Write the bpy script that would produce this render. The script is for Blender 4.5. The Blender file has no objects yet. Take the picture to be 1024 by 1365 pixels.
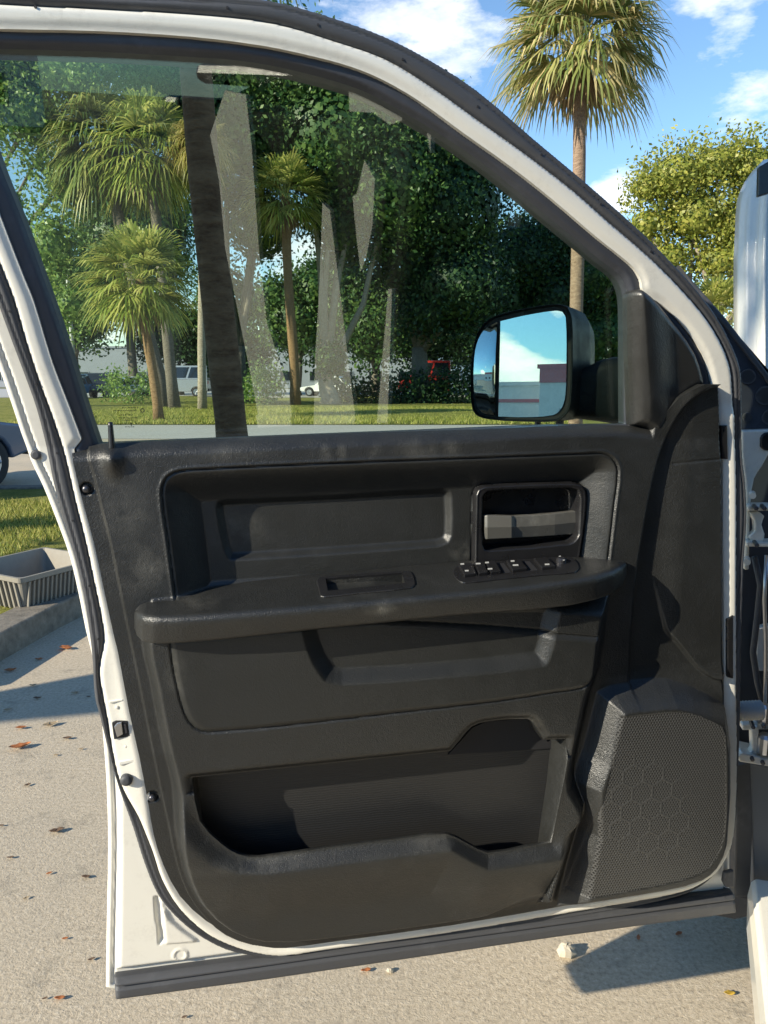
import bpy, bmesh, math, random
import numpy as np
from mathutils import Vector
rnd = random.Random(7); NR = np.random.RandomState(11)
sc = bpy.context.scene; COL = sc.collection
R = math.radians
# ------------------------------------------------------------------ camera
H = 1.50; KK = H/1.4; FP = 1025.0; PITCH = R(10)
CP, SP = math.cos(PITCH), math.sin(PITCH)
O = np.array([0, 0, H])
def ray(px, py):
    a = (px-512)/FP; b = -(py-682.5)/FP
    return np.array([a, CP+b*SP, -SP+b*CP])
def onplane(px, py, p, n):
    d = ray(px, py); n = np.array(n, float)
    return O + d*(np.dot(np.array(p, float)-O, n)/np.dot(d, n))
def at(px, py, y):            # point on the vertical plane Y=y
    d = ray(px, py); return O + d*(y/d[1])
def gnd(px, py, z=0.0):
    d = ray(px, py); return O + d*((z-H)/d[2])
cam = bpy.data.cameras.new('camera'); co = bpy.data.objects.new('camera', cam); COL.objects.link(co)
cam.sensor_fit = 'HORIZONTAL'; cam.sensor_width = 36; cam.lens = 36*FP/1024
co.location = (0, 0, H); co.rotation_euler = (R(90)-PITCH, 0, 0); cam.clip_end = 3000; cam.clip_start = .05
sc.camera = co
# ------------------------------------------------------------------ node helpers
def newmat(name):
    m = bpy.data.materials.new(name); m.use_nodes = True; nt = m.node_tree
    return m, nt, nt.nodes['Principled BSDF']
def setp(b, col=None, rough=None, metal=None, spec=None, coat=None):
    if col is not None: b.inputs['Base Color'].default_value = (*col, 1)
    if rough is not None: b.inputs['Roughness'].default_value = rough
    if metal is not None: b.inputs['Metallic'].default_value = metal
    if spec is not None: b.inputs['Specular IOR Level'].default_value = spec
    if coat is not None: b.inputs['Coat Weight'].default_value = coat; b.inputs['Coat Roughness'].default_value = .05
class NT:
    def __init__(s, nt): s.nt = nt; s.tc = None
    def n(s, t, **k):
        x = s.nt.nodes.new(t)
        for a, b in k.items(): setattr(x, a, b)
        return x
    def l(s, a, b): s.nt.links.new(a, b)
    def obj(s):
        if not s.tc: s.tc = s.n('ShaderNodeTexCoord')
        return s.tc.outputs['Object']
    def noise(s, scale, detail=3, rough=.5, vec=None, out='Fac'):
        x = s.n('ShaderNodeTexNoise'); x.inputs['Scale'].default_value = scale
        x.inputs['Detail'].default_value = detail; x.inputs['Roughness'].default_value = rough
        s.l(vec if vec is not None else s.obj(), x.inputs['Vector']); return x.outputs[out]
    def math(s, op, a, b=None, c=None, clamp=False):
        x = s.n('ShaderNodeMath', operation=op, use_clamp=clamp)
        for i, v in enumerate((a, b, c)):
            if v is None: continue
            if isinstance(v, (int, float)): x.inputs[i].default_value = v
            else: s.l(v, x.inputs[i])
        return x.outputs[0]
    def ramp(s, f, stops):
        x = s.n('ShaderNodeValToRGB'); e = x.color_ramp.elements
        while len(e) < len(stops): e.new(.5)
        for i, (p, c) in enumerate(stops):
            e[i].position = p; e[i].color = (*(c if not isinstance(c, (int, float)) else (c, c, c)), 1)
        s.l(f, x.inputs[0]); return x.outputs[0]
    def mix(s, f, a, b):
        x = s.n('ShaderNodeMix', data_type='RGBA')
        for i, v in ((0, f), (6, a), (7, b)):
            if isinstance(v, (int, float)): x.inputs[i].default_value = v
            elif isinstance(v, tuple): x.inputs[i].default_value = (*v, 1)
            else: s.l(v, x.inputs[i])
        return x.outputs[2]
    def bump(s, h, dist, strength=1, normal=None):
        x = s.n('ShaderNodeBump'); x.inputs['Distance'].default_value = dist; x.inputs['Strength'].default_value = strength
        s.l(h, x.inputs['Height'])
        if normal is not None: s.l(normal, x.inputs['Normal'])
        return x.outputs[0]
def mat_plastic(name, col=(.0175, .0182, .0175), rough=.36, grain=.0008, gscale=560, dust=.35, spec=.6):
    m, nt, b = newmat(name); t = NT(nt); setp(b, col, rough, spec=spec)
    g = t.noise(gscale, 2, .6); g2 = t.noise(gscale*.35, 2, .5)
    gg = t.math('ADD', g, t.math('MULTIPLY', g2, .6))
    t.l(t.bump(gg, grain), b.inputs['Normal'])
    if dust:
        d = t.noise(9, 6, .62); d2 = t.noise(55, 4, .65)
        f = t.math('MULTIPLY', t.ramp(d, [(.52, 0), (.78, 1)]), t.ramp(d2, [(.42, .0), (.7, 1)]))
        f = t.math('MULTIPLY', f, dust)
        t.l(t.mix(f, col, tuple(c*2.4+.03 for c in col)), b.inputs['Base Color'])
        t.l(t.ramp(t.noise(30, 4, .6), [(.3, rough-.08), (.7, rough+.1)]), b.inputs['Roughness'])
    return m
def mat_simple(name, col, rough=.5, metal=0, spec=.5, coat=None, bump=0, bscale=50, var=0):
    m, nt, b = newmat(name); t = NT(nt); setp(b, col, rough, metal, spec, coat)
    if var:
        n = t.noise(bscale*.3, 5, .6)
        t.l(t.mix(t.ramp(n, [(.3, 0), (.7, 1)]), tuple(c*(1-var) for c in col), tuple(min(1, c*(1+var)) for c in col)), b.inputs['Base Color'])
    if bump: t.l(t.bump(t.noise(bscale, 3, .6), bump), b.inputs['Normal'])
    return m
def mat_paint():
    m, nt, b = newmat('white_paint'); t = NT(nt); setp(b, (.76, .735, .655), .28, spec=.5, coat=.5)
    n = t.noise(14, 7, .72); n2 = t.noise(120, 4, .7)
    f = t.math('MULTIPLY', t.ramp(n, [(.5, 0), (.75, 1)]), t.ramp(n2, [(.4, 0), (.68, 1)]))
    t.l(t.mix(t.math('MULTIPLY', f, .6), (.76, .735, .655), (.42, .39, .33)), b.inputs['Base Color'])
    return m
MP = mat_plastic('black_grained_plastic')
MPi = mat_plastic('satin_insert_plastic', (.0182, .0190, .0180), .4, .0004, 600, .25, .5)
MPs = mat_plastic('black_smooth_plastic', (.012, .012, .013), .3, .00008, 700, .35)
MPc = mat_plastic('black_coarse_plastic', (.018, .0185, .018), .36, .0004, 400, .6)
MPf = mat_plastic('black_frame_plastic', (.036, .040, .052), .5, .00005, 700, .5)
MSEAL = mat_plastic('black_rubber_seal', (.052, .054, .060), .6, .00006, 500, .7)
MHAND = mat_plastic('worn_handle_plastic', (.10, .097, .085), .34, .00008, 500, .9)
MW = mat_paint()
MDARK = mat_simple('dark_cavity', (.012, .012, .014), .7)
MMET = mat_simple('bare_metal', (.55, .55, .56), .3, 1)
MDMET = mat_simple('dark_metal', (.09, .09, .1), .35, .8)
MICON = mat_simple('white_icon_ink', (.4, .4, .38), .5)
MTYRE = mat_simple('tyre_rubber', (.025, .025, .026), .8, bump=.002, bscale=60)
MRIM = mat_simple('wheel_alloy', (.5, .5, .52), .3, .9)
MMIRROR = mat_simple('mirror_silver', (.86, .90, .92), .0, 1)
def mat_glass(name, tint, r0=.05, gloss=.0):
    m = bpy.data.materials.new(name); m.use_nodes = True; nt = m.node_tree; nt.nodes.clear(); t = NT(nt)
    o = t.n('ShaderNodeOutputMaterial'); mx = t.n('ShaderNodeMixShader'); tr = t.n('ShaderNodeBsdfTransparent'); gl = t.n('ShaderNodeBsdfGlossy')
    tr.inputs[0].default_value = (*tint, 1); gl.inputs[0].default_value = (1, 1, 1, 1); gl.inputs['Roughness'].default_value = gloss
    lw = t.n('ShaderNodeLayerWeight'); lw.inputs[0].default_value = .5
    f = t.math('POWER', lw.outputs['Facing'], 5); f = t.math('MULTIPLY_ADD', f, 1-r0, r0)
    t.l(f, mx.inputs[0]); t.l(tr.outputs[0], mx.inputs[1]); t.l(gl.outputs[0], mx.inputs[2]); t.l(mx.outputs[0], o.inputs[0])
    return m
MGLASS = mat_glass('tinted_window_glass', (.90, .95, .89), .066)
MCARGLASS = mat_simple('dark_car_glass', (.02, .025, .03), .05, 0, .8)
# ------------------------------------------------------------------ object helpers
def tag(o, label=None, cat=None, group=None, kind=None):
    if label: o['label'] = label
    if cat: o['category'] = cat
    if group: o['group'] = group
    if kind: o['kind'] = kind
    return o
def empty(name, loc=(0, 0, 0), rz=0, **k):
    o = bpy.data.objects.new(name, None); COL.objects.link(o); o.location = loc; o.rotation_euler = (0, 0, rz)
    o.empty_display_size = .1
    return tag(o, **k)
def meshobj(name, V, F, mat, parent=None, smooth=False, bevel=0, seg=2, **k):
    me = bpy.data.meshes.new(name)
    V = np.asarray(V, dtype=np.float32).reshape(-1, 3)
    if isinstance(F, np.ndarray):
        n = F.shape[1]; me.vertices.add(len(V)); me.vertices.foreach_set('co', V.ravel())
        me.loops.add(F.size); me.loops.foreach_set('vertex_index', F.ravel().astype(np.int32))
        me.polygons.add(len(F)); me.polygons.foreach_set('loop_start', (np.arange(len(F))*n).astype(np.int32))
        me.update(calc_edges=True); me.validate()
    else:
        me.from_pydata([tuple(map(float, v)) for v in V], [], F); me.update()
    if smooth: me.polygons.foreach_set('use_smooth', np.ones(len(me.polygons), bool))
    if not isinstance(F, np.ndarray) and len(F) < 1500:
        bm = bmesh.new(); bm.from_mesh(me); bmesh.ops.recalc_face_normals(bm, faces=bm.faces); bm.to_mesh(me); bm.free()
    me.materials.append(mat)
    o = bpy.data.objects.new(name, me); COL.objects.link(o)
    if parent: o.parent = parent
    if bevel:
        b = o.modifiers.new('b', 'BEVEL'); b.width = bevel; b.segments = seg; b.limit_method = 'ANGLE'; b.angle_limit = R(35)
        b.harden_normals = False
    return tag(o, **k)
class MB:
    def __init__(s): s.v = []; s.f = []
    def add(s, V, F):
        k = len(s.v); s.v += [tuple(map(float, p)) for p in V]; s.f += [tuple(i+k for i in f) for f in F]; return s
    def box(s, c, d, rz=0):
        cx, cy, cz = c; a, b, h = [q/2 for q in d]; V = []
        for z in (-h, h):
            for x, y in ((-a, -b), (a, -b), (a, b), (-a, b)):
                V.append((cx+x*math.cos(rz)-y*math.sin(rz), cy+x*math.sin(rz)+y*math.cos(rz), cz+z))
        return s.add(V, [(3, 2, 1, 0), (4, 5, 6, 7), (0, 1, 5, 4), (1, 2, 6, 5), (2, 3, 7, 6), (3, 0, 4, 7)])
    def tube(s, pts, rads, n=10, cap=True):
        P = [Vector(p) for p in pts]; V = []; F = []
        if isinstance(rads, (int, float)): rads = [rads]*len(P)
        up = Vector((0, 0, 1))
        for i, p in enumerate(P):
            t = (P[min(i+1, len(P)-1)]-P[max(i-1, 0)]).normalized()
            a = t.cross(up if abs(t.z) < .9 else Vector((1, 0, 0))).normalized(); b = t.cross(a).normalized()
            if i and (a.dot(pa) < 0): a, b = -a, -b
            pa = a
            for k in range(n):
                q = 2*math.pi*k/n; V.append(p+a*(rads[i]*math.cos(q))+b*(rads[i]*math.sin(q)))
        for i in range(len(P)-1):
            for k in range(n):
                F.append((i*n+k, i*n+(k+1) % n, (i+1)*n+(k+1) % n, (i+1)*n+k))
        if cap: F += [tuple(range(n))[::-1], tuple(range((len(P)-1)*n, len(P)*n))]
        return s.add(V, F)
    def prism(s, front, back):
        n = len(front)
        return s.add(list(front)+list(back), [tuple(range(n)), tuple(range(2*n-1, n-1, -1))]+[(i, i+n, (i+1) % n+n, (i+1) % n) for i in range(n)])
    def build(s, name, mat, parent=None, **k): return meshobj(name, s.v, s.f, mat, parent, **k)
def smooth_poly(pts, step=3, corner=42, closed=True):
    P = np.array(pts, float); n = len(P); out = []
    def isc(i):
        if not closed and (i == 0 or i == n-1): return True
        a = P[i]-P[i-1]; b = P[(i+1) % n]-P[i]
        c = np.dot(a, b)/(np.linalg.norm(a)*np.linalg.norm(b)+1e-9); return c < math.cos(R(corner))
    for i in range(n if closed else n-1):
        p1 = P[i]; p2 = P[(i+1) % n]
        p0 = P[i-1] if not isc(i) else 2*p1-p2
        p3 = P[(i+2) % n] if not isc((i+1) % n) else 2*p2-p1
        L = np.linalg.norm(p2-p1)+1e-9
        m1 = (p2-p0)/(np.linalg.norm(p2-p1)+np.linalg.norm(p1-p0))*L; m2 = (p3-p1)/(np.linalg.norm(p3-p2)+np.linalg.norm(p2-p1))*L
        for t in [k/step for k in range(step)]:
            out.append((2*t**3-3*t*t+1)*p1+(t**3-2*t*t+t)*m1+(-2*t**3+3*t*t)*p2+(t**3-t*t)*m2)
    if not closed: out.append(P[-1])
    return np.array(out)
# ------------------------------------------------------------------ door frame of reference
D0 = np.array([-.39, 1.12, 0.]); TH = math.atan2(.18, .97)
T = np.array([math.cos(TH), math.sin(TH), 0]); N = np.array([math.sin(TH), -math.cos(TH), 0])
ZB = 1.40; LEAN = .16
def P(px, py, w=0.):
    d = ray(px, py); a = np.dot(O-D0, N); b = np.dot(d, N)
    t = (w-a)/b; q = O+d*t
    if q[2] > ZB:
        t = (w+LEAN*(H-ZB)-a)/(b-LEAN*d[2]); q = O+d*t
    return np.array([np.dot(q-D0, T), q[2]])
def PP(pts, w=0., step=3, corner=42, closed=True):
    return np.array([P(x, y, w) for x, y in smooth_poly(pts, step, corner, closed)])
def L3(px, py, w=0.):      # local 3-D point in the door's own frame
    u, v = P(px, py, w); return np.array([u, -(w+LEAN*max(0, v-ZB)), v])
door = empty('truck_door', (D0[0], D0[1], 0), TH, label='open white pickup truck door showing its black interior panel', cat='door')
def dist_pl(U, V, poly, closed=True):
    d = np.full(U.shape, 1e9); n = len(poly)
    for i in range(n if closed else n-1):
        a = poly[i]; b = poly[(i+1) % n]; e = b-a; L = e@e
        if L < 1e-14: continue
        wx = U-a[0]; wy = V-a[1]; t = np.clip((wx*e[0]+wy*e[1])/L, 0, 1)
        d = np.minimum(d, (wx-t*e[0])**2+(wy-t*e[1])**2)
    return np.sqrt(d)
def sdf(U, V, poly, margin=.12):
    U = np.asarray(U); V = np.asarray(V); out = np.full(U.shape, -margin)
    lo = poly.min(0)-margin; hi = poly.max(0)+margin
    m = (U > lo[0]) & (U < hi[0]) & (V > lo[1]) & (V < hi[1])
    u = U[m]; v = V[m]
    if u.size == 0: return out
    d = np.full(u.shape, 1e9); ins = np.zeros(u.shape, bool); n = len(poly)
    for i in range(n):
        a = poly[i]; b = poly[(i+1) % n]; e = b-a; L = e@e
        if L < 1e-14: continue
        wx = u-a[0]; wy = v-a[1]; t = np.clip((wx*e[0]+wy*e[1])/L, 0, 1)
        d = np.minimum(d, (wx-t*e[0])**2+(wy-t*e[1])**2)
        if a[1] != b[1]:
            c = ((a[1] > v) != (b[1] > v)) & (u < (b[0]-a[0])*(v-a[1])/(b[1]-a[1])+a[0]); ins ^= c
    d = np.sqrt(d); out[m] = np.where(ins, d, -np.minimum(d, 1)); return out
def SM(x): x = np.clip(x, 0, 1); return x*x*(3-2*x)
def LN(x): x = np.clip(x, 0, 1); return .65*x+.35*SM(x)
def pillow(s, r, h): x = 1-np.clip(s/r, 0, 1); return h*np.sqrt(np.clip(1-x*x, 0, 1))
def lean(V): return LEAN*np.maximum(0, V-ZB)
def field(name, sd, box, h, wf, mat, parent, back=None, classes=None, label=None):
    u0, v0, u1, v1 = box
    us = np.arange(u0, u1+h, h); vs = np.arange(v0, v1+h, h); nu, nv = len(us), len(vs)
    UC, VC = np.meshgrid((us[:-1]+us[1:])/2, (vs[:-1]+vs[1:])/2)
    keep = sd(UC, VC) > 0
    j, i = np.nonzero(keep)
    F = np.stack([j*nu+i, j*nu+i+1, (j+1)*nu+i+1, (j+1)*nu+i], 1)
    U, V = np.meshgrid(us, vs); U = U.ravel().copy(); V = V.ravel().copy()
    cnt = np.zeros((nv, nu), int)
    for a in (0, 1):
        for b in (0, 1): cnt[a:nv-1+a, b:nu-1+b] += keep
    bd = np.nonzero(((cnt > 0) & (cnt < 4)).ravel())[0]
    for _ in range(3):
        u, v = U[bd], V[bd]; s = sd(u, v); e = 2e-4
        gu = (sd(u+e, v)-sd(u-e, v))/(2*e); gv = (sd(u, v+e)-sd(u, v-e))/(2*e); g = gu*gu+gv*gv+1e-6
        st = np.clip(s/np.sqrt(g), -h, h); U[bd] -= st*gu/np.sqrt(g); V[bd] -= st*gv/np.sqrt(g)
    used = np.nonzero(cnt.ravel() > 0)[0]; W = np.zeros(U.shape); W[used] = wf(U[used], V[used])+lean(V[used])
    VV = np.stack([U, -W, V], 1)
    def emit(nm, FF, lab=None, mt=mat, bk=back):
        if len(FF) == 0: return None
        ids = np.unique(FF); mp = np.zeros(len(U), int); mp[ids] = np.arange(len(ids)); f = mp[FF]; vv = VV[ids]
        if bk is not None:
            E = np.concatenate([f[:, [a, (a+1) % 4]] for a in range(4)]); key = np.sort(E, 1); k = key[:, 0].astype(np.int64)*len(ids)+key[:, 1]
            _, ix, c = np.unique(k, return_index=True, return_counts=True); be = E[ix[c == 1]]
            bi = np.unique(be); m2 = np.zeros(len(ids), int); m2[bi] = np.arange(len(bi))+2*len(bi)*0+len(vv)
            # a doubled rim keeps the front edge crisp
            rim = vv[bi].copy(); low = vv[bi].copy(); low[:, 1] = -(bk+lean(low[:, 2]))
            vv = np.concatenate([vv, rim, low]); q = np.stack([m2[be[:, 1]], m2[be[:, 0]], m2[be[:, 0]]+len(bi), m2[be[:, 1]]+len(bi)], 1)
            f = np.concatenate([f, q])
        o = meshobj(nm, vv, f, mt, parent, smooth=True)
        if lab: o['label'] = lab
        return o
    if classes is None: return emit(name, F, label)
    uc = UC[j, i]; vc = VC[j, i]; left = np.ones(len(j), bool); res = {}
    for nm, test, mt, lab in classes:
        m = left & test(uc, vc); left &= ~m; res[nm] = emit(nm, F[m], lab, mt, None)
    res[name] = emit(name, F[left], label); return res
# ------------------------------------------------------------------ traced outlines of the door (photo pixels, put on the door's own surface)
OUT = [(-175, -30), (0, -24), (128, -15), (256, -9), (340, -4), (381, 3), (443, 21), (512, 46), (574, 78), (637, 119), (712, 183), (780, 240), (850, 302), (896, 348), (928, 382), (956, 420), (975, 455), (988, 490), (990, 525), (991, 606), (995, 640), (997, 690), (993, 750), (989, 885), (988, 960), (986, 1020), (983, 1085), (980, 1130), (979, 1213), (740, 1245), (356, 1301), (154, 1328), (139, 1326),
       (140, 1249), (142, 1130), (140, 1055), (137, 1010), (132, 955), (121, 882), (112, 845), (102, 795), (90, 745), (72, 695), (54, 650), (37, 614), (0, 506), (-60, 345), (-120, 170), (-165, 50), (-182, 0)]
B_ = [(-150, -30), (0, -23), (128, -14), (256, -8), (340, -3), (381, 4), (443, 22), (512, 47), (574, 79), (637, 120), (712, 184), (780, 241), (850, 303), (896, 349), (927, 383), (955, 420), (974, 455), (987, 490), (989, 525), (990, 606), (994, 640), (996, 690), (992, 750), (988, 885), (987, 960), (985, 1020), (982, 1085), (977, 1122), (965, 1150), (943, 1175), (918, 1190), (868, 1204), (768, 1222), (600, 1248), (434, 1271), (380, 1279), (340, 1275), (300, 1266), (262, 1246), (232, 1221), (210, 1194), (192, 1152), (177, 1105), (159, 1055), (147, 1014), (139, 982), (133, 957), (126, 930), (123, 883), (119, 845), (110, 790), (98, 740), (85, 695), (71, 645), (62, 600), (48, 545), (32, 500), (15, 455), (0, 414), (-60, 250), (-110, 110), (-150, 0)]
C_ = [(-130, 0), (0, 6), (128, 12), (256, 19), (330, 26), (381, 35), (443, 54), (512, 78), (574, 115), (637, 160), (700, 205), (765, 255), (815, 299), (865, 342), (908, 385), (943, 427), (966, 468), (975, 502), (977, 575), (979, 650), (979, 806), (979, 910), (980, 1016), (978, 1085), (972, 1127), (953, 1160), (928, 1178), (908, 1186), (868, 1195), (768, 1212), (600, 1240), (434, 1263), (380, 1271), (350, 1269), (312, 1259), (275, 1241), (240, 1209), (217, 1171), (205, 1135), (196, 1112), (185, 1087), (167, 1057), (157, 1032), (149, 995), (144, 962), (137, 925), (133, 900), (134, 882), (139, 855), (136, 825), (127, 782), (115, 725), (100, 665), (86, 605), (68, 550), (52, 507), (35, 455), (19, 400), (0, 350), (-50, 215), (-105, 60), (-128, 10)]
D_ = [(-105, 25), (0, 29), (128, 32), (256, 40), (350, 52), (412, 65), (468, 80), (512, 98), (562, 127), (624, 172), (687, 217), (740, 259), (802, 312), (837, 340), (852, 354), (861, 370), (865, 386), (888, 402), (918, 432), (943, 470), (954, 505), (960, 540), (964, 566), (968, 612), (968, 700), (969, 806), (969, 902), (969, 1016), (968, 1060), (966, 1108), (958, 1140), (943, 1163), (918, 1178), (868, 1188), (830, 1195), (768, 1206), (600, 1235), (434, 1258), (380, 1265), (350, 1263), (312, 1249), (275, 1229), (240, 1196), (218, 1155), (205, 1115), (197, 1070), (186, 1012), (172, 950), (157, 870), (152, 850), (140, 795), (125, 725), (107, 658), (92, 598), (98, 590), (102, 585), (85, 540), (62, 480), (38, 402), (25, 370), (0, 306), (-40, 200), (-85, 70), (-100, 32)]
E_ = [(-70, 62), (0, 64), (128, 68), (256, 75), (320, 80), (369, 88), (431, 103), (478, 118), (512, 134), (574, 170), (630, 207), (677, 243), (715, 275), (765, 316), (802, 347), (827, 367), (836, 385), (839, 407), (839, 480), (839, 566), (720, 568), (600, 573), (400, 581), (200, 589), (131, 592), (112, 535), (92, 470), (69, 402), (50, 350), (25, 282), (0, 221), (-40, 110), (-62, 66)]
cOUT = PP(OUT, 0); cB = PP(B_, 0); cC = PP(C_, 0); cD = PP(D_, .008); cE = PP(E_, -.012)
BOX = (min(cOUT[:, 0])-.01, min(cOUT[:, 1])-.01, max(cOUT[:, 0])+.01, max(cOUT[:, 1])+.01)
# white metal shell -----------------------------------------------------
slotp = PP([(205, 1196), (211, 1196), (218, 1256), (212, 1260)], 0, 1)
trip = PP([(214, 1196), (228, 1225), (262, 1252), (262, 1257), (219, 1260)], 0, 2)
hem = PP([(148, 990), (152, 1050), (153, 1130), (152, 1249), (151, 1300), (360, 1272), (300, 1200), (200, 1100)], 0, 2)
circ = P(240, 1274); latchp = PP([(151, 963), (170, 962), (173, 981), (153, 985)], 0, 1)
padp = PP([(146, 955), (166, 945), (178, 1000), (186, 1040), (176, 1050), (160, 1040), (152, 1005)], 0, 2)
def shell_sd(U, V): return np.minimum(sdf(U, V, cOUT, .3), .008-sdf(U, V, cC, .3))
def shell_w(U, V):
    sB = sdf(U, V, cB, .3); sC = sdf(U, V, cC, .3); sO = sdf(U, V, cOUT, .3); sD = sdf(U, V, cD, .3)
    w = np.full(U.shape, -.012)
    w -= .006*np.exp(-((sO-.012)/.0018)**2)+.004*(1-SM(sO/.004))
    low = sdf(U, V, hem, .2); w += .010*SM(low/.012)
    w -= .007*SM(sdf(U, V, slotp)/.0015+.3)
    w += .004*SM(sdf(U, V, trip)/.004)
    r = np.hypot(U-circ[0], V-circ[1]); w += .0022*np.exp(-((r-.0105)/.0015)**2)
    w -= .02*SM(sdf(U, V, latchp)/.0015+.5)
    return w
shell = field('door_shell', shell_sd, BOX, .0026, shell_w, MW, door, back=-.085)

def fl_sd(U, V): return np.minimum(sdf(U, V, cC, .3)+.0005, .005-sdf(U, V, cD, .3))
def fl_w(U, V):
    s = sdf(U, V, cC, .3); d = -sdf(U, V, cD, .3)
    w = -.002+pillow(s+.0005, .008, .007)-.003*SM(1-(d+.004)/.01)+.005*(1-SM((V-P(900, 560)[1])/.03))*SM((U-P(150, 1000)[0])/.05)
    return w
field('frame_flange', fl_sd, BOX, .0026, fl_w, MW, door, back=-.03)
# seals and run channel -------------------------------------------------
def seal_w(U, V):
    s = np.minimum(sdf(U, V, cB, .3), -sdf(U, V, cC, .3))
    return -.004+pillow(s, .009, .009)-.003*np.exp(-((sdf(U, V, cB, .3)-.009)/.0014)**2)
seal = field('weatherstrip', lambda U, V: np.minimum(sdf(U, V, cB, .3), -sdf(U, V, cC, .3)), BOX, .0022, seal_w, MSEAL, door, back=-.012)
for q in [(47, 9), (303, 10), (424, 33), (537, 79), (637, 142), (722, 206), (801, 272), (868, 335), (13, 415), (48, 512), (76, 604), (97, 694), (119, 781), (131, 852), (981, 975), (982, 1055)]:
    c = L3(q[0], q[1], .005); MB().tube([c+(0, .004, 0), c-(0, .0008, 0)], .0017, 8).build('clip_hole', MDARK, seal)
belt = [(92, 597), (117, 596), (134, 592), (200, 589), (300, 585), (400, 580.5), (500, 577), (640, 573), (720, 569), (800, 567), (869, 569)]
cBelt = PP(belt, .015, 2, 42, False)
def run_sd(U, V): return np.minimum(np.minimum(sdf(U, V, cD, .3)+.001, -sdf(U, V, cE, .3)), V-np.interp(U, cBelt[:, 0], cBelt[:, 1])+.01)
def run_w(U, V):
    s = -sdf(U, V, cE, .3); sd = sdf(U, V, cD, .3)
    return -.014+.009*SM(s/.006)+.006*SM((s-.010)/.02)-.003*np.exp(-((sd-.005)/.002)**2)
run = field('run_channel', run_sd, BOX, .0026, run_w, MPf, door, back=-.05)
# glass ------------------------------------------------------------------
gE = PP([(x, y) for x, y in E_], -.03, 1)
c0 = gE.mean(0); gl = c0+(gE-c0)*1.025; gl[:, 1] -= .0
MB().prism([(u, .030-LEAN*max(0, v-ZB), v) for u, v in gl], [(u, .034-LEAN*max(0, v-ZB), v) for u, v in gl]).build('window_glass', MGLASS, door)
def scuffs(m, spots):
    nt = m.node_tree; t = NT(nt); b = nt.nodes['Principled BSDF']; src = b.inputs['Base Color'].links[0].from_socket; acc = None
    n1 = t.noise(28, 6, .68); n2 = t.noise(160, 4, .7)
    for px, py, w, rx, rz, amt in spots:
        u, v = P(px, py, w); s = t.n('ShaderNodeVectorMath', operation='SUBTRACT'); t.l(t.obj(), s.inputs[0]); s.inputs[1].default_value = (float(u), -w, float(v))
        k = t.n('ShaderNodeVectorMath', operation='MULTIPLY'); t.l(s.outputs[0], k.inputs[0]); k.inputs[1].default_value = (1/rx, 6, 1/rz)
        l = t.n('ShaderNodeVectorMath', operation='LENGTH'); t.l(k.outputs[0], l.inputs[0])
        g = t.math('MULTIPLY', t.ramp(l.outputs['Value'], [(0, 1), (1, 0)]), amt); acc = g if acc is None else t.math('MAXIMUM', acc, g)
    f = t.math('MULTIPLY', acc, t.ramp(n1, [(.36, 0), (.66, 1)])); f = t.math('MULTIPLY', f, t.ramp(n2, [(.25, .35), (.7, 1)]))
    t.l(t.mix(f, src, (.16, .155, .135)), b.inputs['Base Color'])
SCUFF = [(190, 755, .02, .055, .05, .75), (165, 680, .02, .05, .06, .5), (150, 640, .02, .03, .04, .4), (435, 603, .02, .012, .016, .8), (455, 604, .02, .01, .016, .8), (500, 603, .02, .014, .02, .6), (560, 600, .02, .05, .02, .5), (600, 598, .02, .02, .02, .6), (300, 604, .02, .08, .016, .45),
      (318, 708, -.02, .05, .04, .6), (618, 735, -.01, .03, .02, 1.0), (640, 752, .0, .03, .012, .8), (505, 812, .10, .03, .012, 1.0), (480, 790, .09, .05, .008, .7), (250, 812, .09, .05, .01, .5), (235, 900, .06, .02, .05, .45), (345, 1150, .07, .12, .02, .5), (580, 1125, .07, .05, .02, .5), (900, 460, .03, .03, .03, .3), (700, 960, .06, .04, .02, .3), (840, 915, .05, .05, .012, .5)]
scuffs(MP, SCUFF); scuffs(MPi, SCUFF)
# ------------------------------------------------------------------ trim panel relief
pR = PP([(115, 598), (125, 632), (132, 662), (147, 722), (161, 790), (175, 858), (190, 932), (204, 1002), (214, 1050), (225, 1100), (235, 1148), (250, 1190), (275, 1224), (300, 1245), (335, 1258), (380, 1262), (434, 1255), (600, 1231), (768, 1203), (868, 1186), (918, 1174), (945, 1155), (962, 1110), (963, 1016), (963, 806), (962, 612), (958, 500), (700, 480), (120, 500)], .018, 2)
pUR = PP([(234, 795), (224, 720), (216, 660), (220, 641), (232, 631), (256, 627), (450, 618), (640, 611), (780, 605.5), (803, 605), (818, 612), (825, 628), (820, 675), (811, 752), (805, 790), (240, 830)], .024, 3)
pIR = PP([(288, 680), (290, 670), (300, 668), (450, 661), (592, 653), (602, 656), (605, 664), (605, 716), (600, 726), (585, 731), (328, 749), (306, 749), (298, 735)], .0, 2)
pBZ = PP([(633, 760), (634.5, 662), (638, 652), (648, 648), (765, 644), (778, 647), (783, 656), (782, 690), (773, 755)], .004, 3)
pCV = PP([(645, 726), (645, 664), (650, 657), (658, 655), (760, 651), (771, 654), (774, 663), (773, 708), (770, 718), (760, 725), (655, 734), (648, 733)], .004, 2)
pBU = PP([(186, 850), (197, 905), (206, 955), (216, 1000), (228, 1050), (232, 1110), (242, 1160), (262, 1205), (300, 1240), (350, 1256), (430, 1252), (600, 1229), (745, 1206), (758, 1160), (778, 1100), (786, 1064), (770, 1034), (771, 1012), (781, 969), (791, 925), (803, 890), (812, 830), (818, 790), (500, 770), (200, 800)], .03, 2)
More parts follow.
